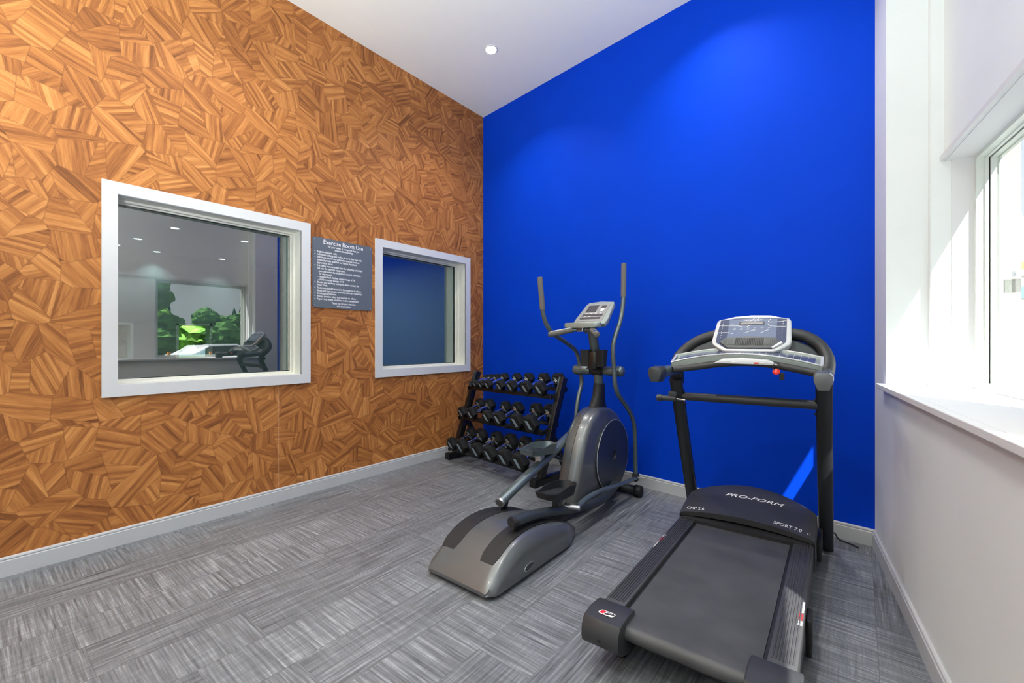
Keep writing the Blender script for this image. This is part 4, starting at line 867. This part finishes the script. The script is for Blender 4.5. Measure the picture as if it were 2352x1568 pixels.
for k in range(6): box(bm, (-0.095 + k * 0.034, 0.160, 0.0026), (-0.078 + k * 0.034, 0.1612, 0.0031), 0.0, DM); box(bm, (-0.090 + k * 0.034, 0.170, 0.0026), (-0.078 + k * 0.034, 0.1710, 0.0031), 0.0, DM)
finish(bm, 'display_print', M['letter'], fc, smooth=False)
bm = nb(); prism(bm, [(0.108, 0.020), (0.116, 0.016), (0.158, 0.054), (0.148, 0.062)], lambda a, b: DM @ Vector((a, b, 0.002)), lambda a, b: DM @ Vector((a, b, 0.012))); finish(bm, 'vent_accent', M['silver'], vn, smooth=False)
# safety key with clip
bm = nb(); lathe(bm, [(0, 0.010), (0.002, 0.0155), (0.006, 0.0165), (0.009, 0.013), (0.011, 0.005)], (0.156, 1.026, 1.052), (0, -1, 0.5), 24); sk = finish(bm, 'safety_key', M['redp'], t)
bm = nb(); tube(bm, spline([(0.150, 1.035, 1.100), (0.140, 1.026, 1.080), (0.146, 1.020, 1.064), (0.156, 1.020, 1.054), (0.166, 1.020, 1.068), (0.170, 1.028, 1.088), (0.160, 1.036, 1.100)], 4), 0.0016, 6); finish(bm, 'key_cord', M['black'], sk)
bm = nb(); box(bm, (0.168, 1.026, 1.012), (0.190, 1.036, 1.048), 0.002); box(bm, (0.173, 1.024, 1.018), (0.185, 1.027, 1.036), 0.001); finish(bm, 'key_clip', M['black'], sk, smooth=False)
# small rear lift foot at the right flank
bm = nb(); box(bm, (AC + 0.318, 0.46, 0.02), (AC + 0.338, 0.56, 0.16), 0.006); finish(bm, 'side_bracket', M['black'], t)
bm = nb(); box(bm, (AC + 0.322, 1.28, 0.05), (AC + 0.345, 1.52, 0.15), 0.006); finish(bm, 'motor_bracket', M['black'], t)

# power cord with orange tag beside the treadmill
t = thing('power_cord', 'black power cord with orange tag on the floor behind the treadmill upright', 'cord', (-0.10, 3.21, 0))
bm = nb(); tube(bm, spline([(-0.10, 0.06, 0.010), (-0.07, 0.04, 0.03), (-0.04, 0.04, 0.06), (-0.01, 0.06, 0.05), (0.01, 0.09, 0.010), (0.07, 0.06, 0.008), (0.10, 0.03, 0.008)], 6), 0.0045, 8); finish(bm, 'cord', M['black'], t)
bm = nb(); rp = [Vector((-0.080 + 0.022 * math.cos(R(a)), 0.06, 0.070 + 0.028 * math.sin(R(a)))) for a in range(0, 361, 20)]; tube(bm, rp, 0.003, 8, caps=False); finish(bm, 'orange_loop', M['orange'], t)
bm = nb(); box(bm, (-0.075, 0.050, 0.030), (-0.052, 0.066, 0.062), 0.003); finish(bm, 'plug', M['letter'], t)

# ------------------------------------------------------------------ room beyond the interior windows
bm = nb(); box(bm, (-11.6, -3.0, -0.1), (XL - 0.28, 7.5, 0.0)); struct(finish(bm, 'floor_adjacent', M['darkfloor'], smooth=False))
bm = nb(); box(bm, (-11.6, -3.0, 2.75), (XL - 0.28, 7.5, 2.85)); struct(finish(bm, 'ceiling_adjacent', M['greyroom'], smooth=False))
bm = nb(); box(bm, (-11.6, 4.8, 0), (XL - 0.28, 4.9, 2.75)); struct(finish(bm, 'wall_adjacent_back', M['tealroom'], smooth=False))
bm = nb(); box(bm, (-11.6, -3.0, 0), (XL - 0.28, -2.9, 2.75)); struct(finish(bm, 'wall_adjacent_rear', M['greyroom'], smooth=False))
bm = nb(); box(bm, (XL - 0.30, 3.95, 0), (XL - 0.28, 7.5, 2.75)); struct(finish(bm, 'wall_adjacent_side', M['greyroom'], smooth=False))
XF = -9.6; fo = [(1.28, 1.83, 0.91, 1.53), (2.42, 2.98, 0.90, 1.54)]
bm = nb(); yy = [-3.0, fo[0][0], fo[0][1], fo[1][0], fo[1][1], 7.5]
for a, b_ in ((0, 1), (2, 3), (4, 5)): box(bm, (XF - 0.25, yy[a], 0), (XF, yy[b_], 2.75))
for a, (y0, y1, z0, z1) in zip((1, 3), fo):
    box(bm, (XF - 0.25, y0, 0), (XF, y1, z0)); box(bm, (XF - 0.25, y0, z1), (XF, y1, 2.75))
struct(finish(bm, 'wall_far', M['greyroom'], smooth=False))
for i, (y0, y1, z0, z1) in enumerate(fo):
    root = bpy.data.objects.new('window_%d' % (i + 7), None); COL.objects.link(root); root['kind'] = 'structure'
    bm = nb()
    for (a, b_, c, d) in ((y0, y0 + 0.04, z0, z1), (y1 - 0.04, y1, z0, z1), (y0, y1, z0, z0 + 0.03), (y0, y1, z1 - 0.03, z1)): box(bm, (XF - 0.25, a, c), (XF, b_, d))
    finish(bm, 'window_frame', M['trim'], root, smooth=False)
    bm = nb(); box(bm, (XF - 0.2, y0 + 0.04, z0 + 0.03), (XF - 0.195, y1 - 0.04, z1 - 0.03)); finish(bm, 'window_pane', M['glass'], root, smooth=False)
AL6 = [((-5.4, 2.95), 'hidden behind the wallpapered wall, first'), ((-6.8, 3.45), 'hidden behind the wallpapered wall, second'), ((-7.27, 1.82), 'nearest the glass'), ((-8.45, 1.66), 'left of centre'), ((-9.24, 1.55), 'at the far left edge'), ((-7.38, 2.72), 'at the right'), ((-9.3, 3.04), 'far right above the bright window'), ((-9.4, 2.10), 'far left above the bright window')]  # the hidden spots are added to brighten the teal wall
for (x, y), w in AL6: downlight(x, y, 2.75, 'small glowing ceiling spot in the room beyond the glass, ' + w, 26.0 if 'hidden' in w else 4.0, 'ceiling spots in the room beyond the glass')

# ------------------------------------------------------------------ outdoors
bm = nb(); box(bm, (1.2, -60, -0.5), (8, 90, -0.35)); struct(finish(bm, 'ground_paving', M['concrete'], smooth=False))
bm = nb(); box(bm, (8, -60, -0.5), (90, 90, -0.35)); struct(finish(bm, 'ground', M['asphalt'], smooth=False))
bm = nb(); box(bm, (-60, -60, -0.5), (1.2, -4.3, -0.35)); struct(finish(bm, 'ground_rear', M['concrete'], smooth=False))
bm = nb(); box(bm, (-60, -4.2, -0.5), (-9.9, 60, -0.35)); struct(finish(bm, 'ground_lawn', M['grass'], smooth=False))
def blob(bm, c, r, seed, sub=3, sq=0.85, mi=0):
    g = bmesh.ops.create_icosphere(bm, subdivisions=sub, radius=1.0); rnd = random.Random(seed); ph = [rnd.uniform(0, 6.28) for _ in range(6)]
    for v in g['verts']:
        p = v.co.copy(); d = 1 + 0.13 * math.sin(7 * p.x + ph[0]) * math.sin(6 * p.y + ph[1]) + 0.12 * math.sin(11 * p.z + ph[2] + 5 * p.x) + rnd.uniform(-0.13, 0.13)
        v.co = Vector(c) + Vector((p.x, p.y, p.z * sq)) * (r * d)
def broadleaf(x, y, h, w, m, label, seed, z0=-0.35):
    t = thing('broadleaf_tree', label, 'tree', (x, y, z0), 0, 'trees outside the windows'); rnd = random.Random(seed)
    bm = nb(); cyl(bm, (0, 0, 0), (0, 0, h * 0.55), w * 0.05, 10, w * 0.025); finish(bm, 'trunk', M['bark'], t)
    bm = nb()
    for k in range(11):
        a = rnd.uniform(0, 6.28); q = rnd.uniform(0, 1) ** 0.5; zz = rnd.uniform(0.3, 0.88)
        blob(bm, (math.cos(a) * q * w * 0.33, math.sin(a) * q * w * 0.33, h * zz), w * rnd.uniform(0.16, 0.26) * (1.15 - 0.5 * (zz - 0.3)), seed * 31 + k)
    finish(bm, 'crown', m, t, smooth=False); return t
def conifer(x, y, h, w, label, seed):
    t = thing('conifer_tree', label, 'tree', (x, y, -0.35), 0, 'trees outside the windows'); rnd = random.Random(seed)
    bm = nb(); cyl(bm, (0, 0, 0), (0, 0, h * 0.9), w * 0.05, 8, w * 0.01); finish(bm, 'trunk', M['bark'], t)
    bm = nb()
    for k in range(9):
        z = h * (0.12 + 0.88 * k / 9); r = w * 0.5 * (1 - k / 9.5); n = 18; top = bm.verts.new((0, 0, min(h, z + h * 0.19)))
        rg = [bm.verts.new((math.cos(6.283 * i / n) * r * (1 if i % 2 else 0.62) * rnd.uniform(0.85, 1.15), math.sin(6.283 * i / n) * r * (1 if i % 2 else 0.62) * rnd.uniform(0.85, 1.15), z - (h * 0.03 if i % 2 else 0))) for i in range(n)]
        for i in range(n): bm.faces.new((rg[i], rg[(i + 1) % n], top))
    finish(bm, 'crown', M['fir'], t, smooth=False); return t
nt_ = 0
for k in range(16):
    y = 8 + k * 1.7 + random.uniform(-0.2, 0.2); h = random.uniform(5.4, 7.8)
    conifer((46, 52)[k % 2] + random.uniform(-0.5, 0.5), y, 5.3 + (h - 5.4) * 0.45, random.uniform(2.5, 3.0), 'dark conifer in the far treeline outside, %s from the left in the reflection' % ('number ' + ['one', 'two', 'three', 'four', 'five', 'six', 'seven', 'eight', 'nine', 'ten', 'eleven', 'twelve', 'thirteen', 'fourteen', 'fifteen', 'sixteen'][k]), k + 5)
for k, (x, y, h, w, ml, lb) in enumerate([(13.5, 5.0, 5.0, 2.6, 'leaf', 'tall green broadleaf tree outside reflected at the left of the larger dark window'),
        (30, 10.2, 4.6, 4.6, 'leaf2', 'light green leafy tree reflected in front of the conifers, left of the rest'), (34, 15.3, 4.4, 4.6, 'leaf', 'mid green leafy tree reflected in the middle of the treeline'),
        (38, 19.6, 4.6, 5.0, 'leaf2', 'bright green leafy tree reflected at the right of the treeline'), (20, 5.6, 3.4, 3.0, 'leaf', 'dark green bushy tree reflected above the orange fence')]):
    broadleaf(x, y, h, w, M[ml], lb, k + 40)
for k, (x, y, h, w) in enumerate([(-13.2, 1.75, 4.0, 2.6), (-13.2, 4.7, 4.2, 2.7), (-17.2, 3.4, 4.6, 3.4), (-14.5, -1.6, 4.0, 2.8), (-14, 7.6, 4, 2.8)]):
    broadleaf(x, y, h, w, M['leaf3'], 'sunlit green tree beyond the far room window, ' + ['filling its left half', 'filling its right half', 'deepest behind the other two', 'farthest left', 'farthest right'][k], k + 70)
def car(x, y, rz, m, label):
    t = thing('parked_car', label, 'car', (x, y, -0.35), rz, 'parked cars outside')
    side = [(-2.15, 0.35), (-2.2, 0.75), (-2.0, 0.95), (-1.3, 1.0), (-0.75, 1.42), (0.6, 1.45), (1.25, 1.02), (2.0, 0.88), (2.2, 0.6), (2.15, 0.35)]
    bm = nb(); prism(bm, side, lambda a, b: (a, -0.85, b), lambda a, b: (a, 0.85, b), 0.06, 2); finish(bm, 'body', m, t)
    bm = nb(); prism(bm, [(-1.15, 1.03), (-0.70, 1.36), (0.55, 1.39), (1.08, 1.05)], lambda a, b: (a, -0.86, b), lambda a, b: (a, 0.86, b)); finish(bm, 'side_windows', M['lcd'], t, smooth=False)
    for sx in (-1.35, 1.35):
        for sy in (-0.78, 0.78): bm = nb(); cyl(bm, (sx, sy - 0.11, 0.32), (sx, sy + 0.11, 0.32), 0.32, 20); finish(bm, 'wheel', M['rubber'], t)
car(16, 8.2, R(80), M['carw'], 'white parked car reflected at the right, beyond the orange fence')
car(24.5, 7.2, R(95), M['card'], 'dark parked car reflected behind the light green tree')
car(26.5, 12.4, R(85), M['carw'], 'pale parked car farthest away in the reflected car park')
t = thing('site_trailer', 'grey site trailer with orange and teal bands outside, at the right edge of the window', 'trailer', (4.0, 14.4, -0.35), 0)
bm = nb(); box(bm, (-1.45, -1.0, 0.3), (1.45, 1.0, 3.25), 0.03); finish(bm, 'body', M['stucco'], t, smooth=False)
bm = nb(); box(bm, (-1.47, -1.02, 2.90), (1.47, 1.02, 3.18)); finish(bm, 'orange_band', M['orange'], t, smooth=False)
bm = nb(); box(bm, (-1.47, -1.02, 2.45), (1.47, 1.02, 2.68)); finish(bm, 'teal_band', M['tealband'], t, smooth=False)
for sx in (-0.8, 0.8): bm = nb(); cyl(bm, (sx, -1.0, 0.3), (sx, -0.8, 0.3), 0.3, 20); finish(bm, 'wheel', M['rubber'], t)
bm = nb(); bwn(bm, 2.925, 2.949, 0.430, 0.520, 1.505, 1.532, 0.002)
for q in (0.45, 0.49): bwn(bm, 2.921, 2.926, q - 0.004, q + 0.004, 1.514, 1.522)
tag(finish(bm, 'wall_bracket', M['steel'], smooth=False), 'small grey metal bracket fixed to the cream stucco outside the window', 'bracket')
t = thing('safety_fence', 'orange plastic safety fence outside reflected low in the larger dark window', 'fence', (7.5, 4.0, -0.35))
for k in range(9):
    bm = nb(); box(bm, (-0.03, -4 + k, 0), (0.03, -3.94 + k, 1.28)); finish(bm, 'fence_post', M['orange'], t, smooth=False)
for z in (0.35, 0.72, 1.1):
    bm = nb(); box(bm, (-0.01, -4, z), (0.01, 4.05, z + 0.10)); finish(bm, 'fence_rail', M['orange'], t, smooth=False)
t = thing('portable_cabin', 'low beige building outside reflected at the right of the car park', 'building', (28, 18.6, -0.35), R(5))
bm = nb(); box(bm, (-2, -3, 0), (2, 3, 2.4)); finish(bm, 'wall', M['stucco'], t, smooth=False)
bm = nb(); box(bm, (-2.2, -3.2, 2.4), (2.2, 3.2, 2.6)); finish(bm, 'roof', M['carw'], t, smooth=False)
for yq in (-1.6, 0.6): bm = nb(); box(bm, (-2.03, yq, 0.9), (-1.99, yq + 1.0, 1.8)); finish(bm, 'window', M['lcd'], t, smooth=False)
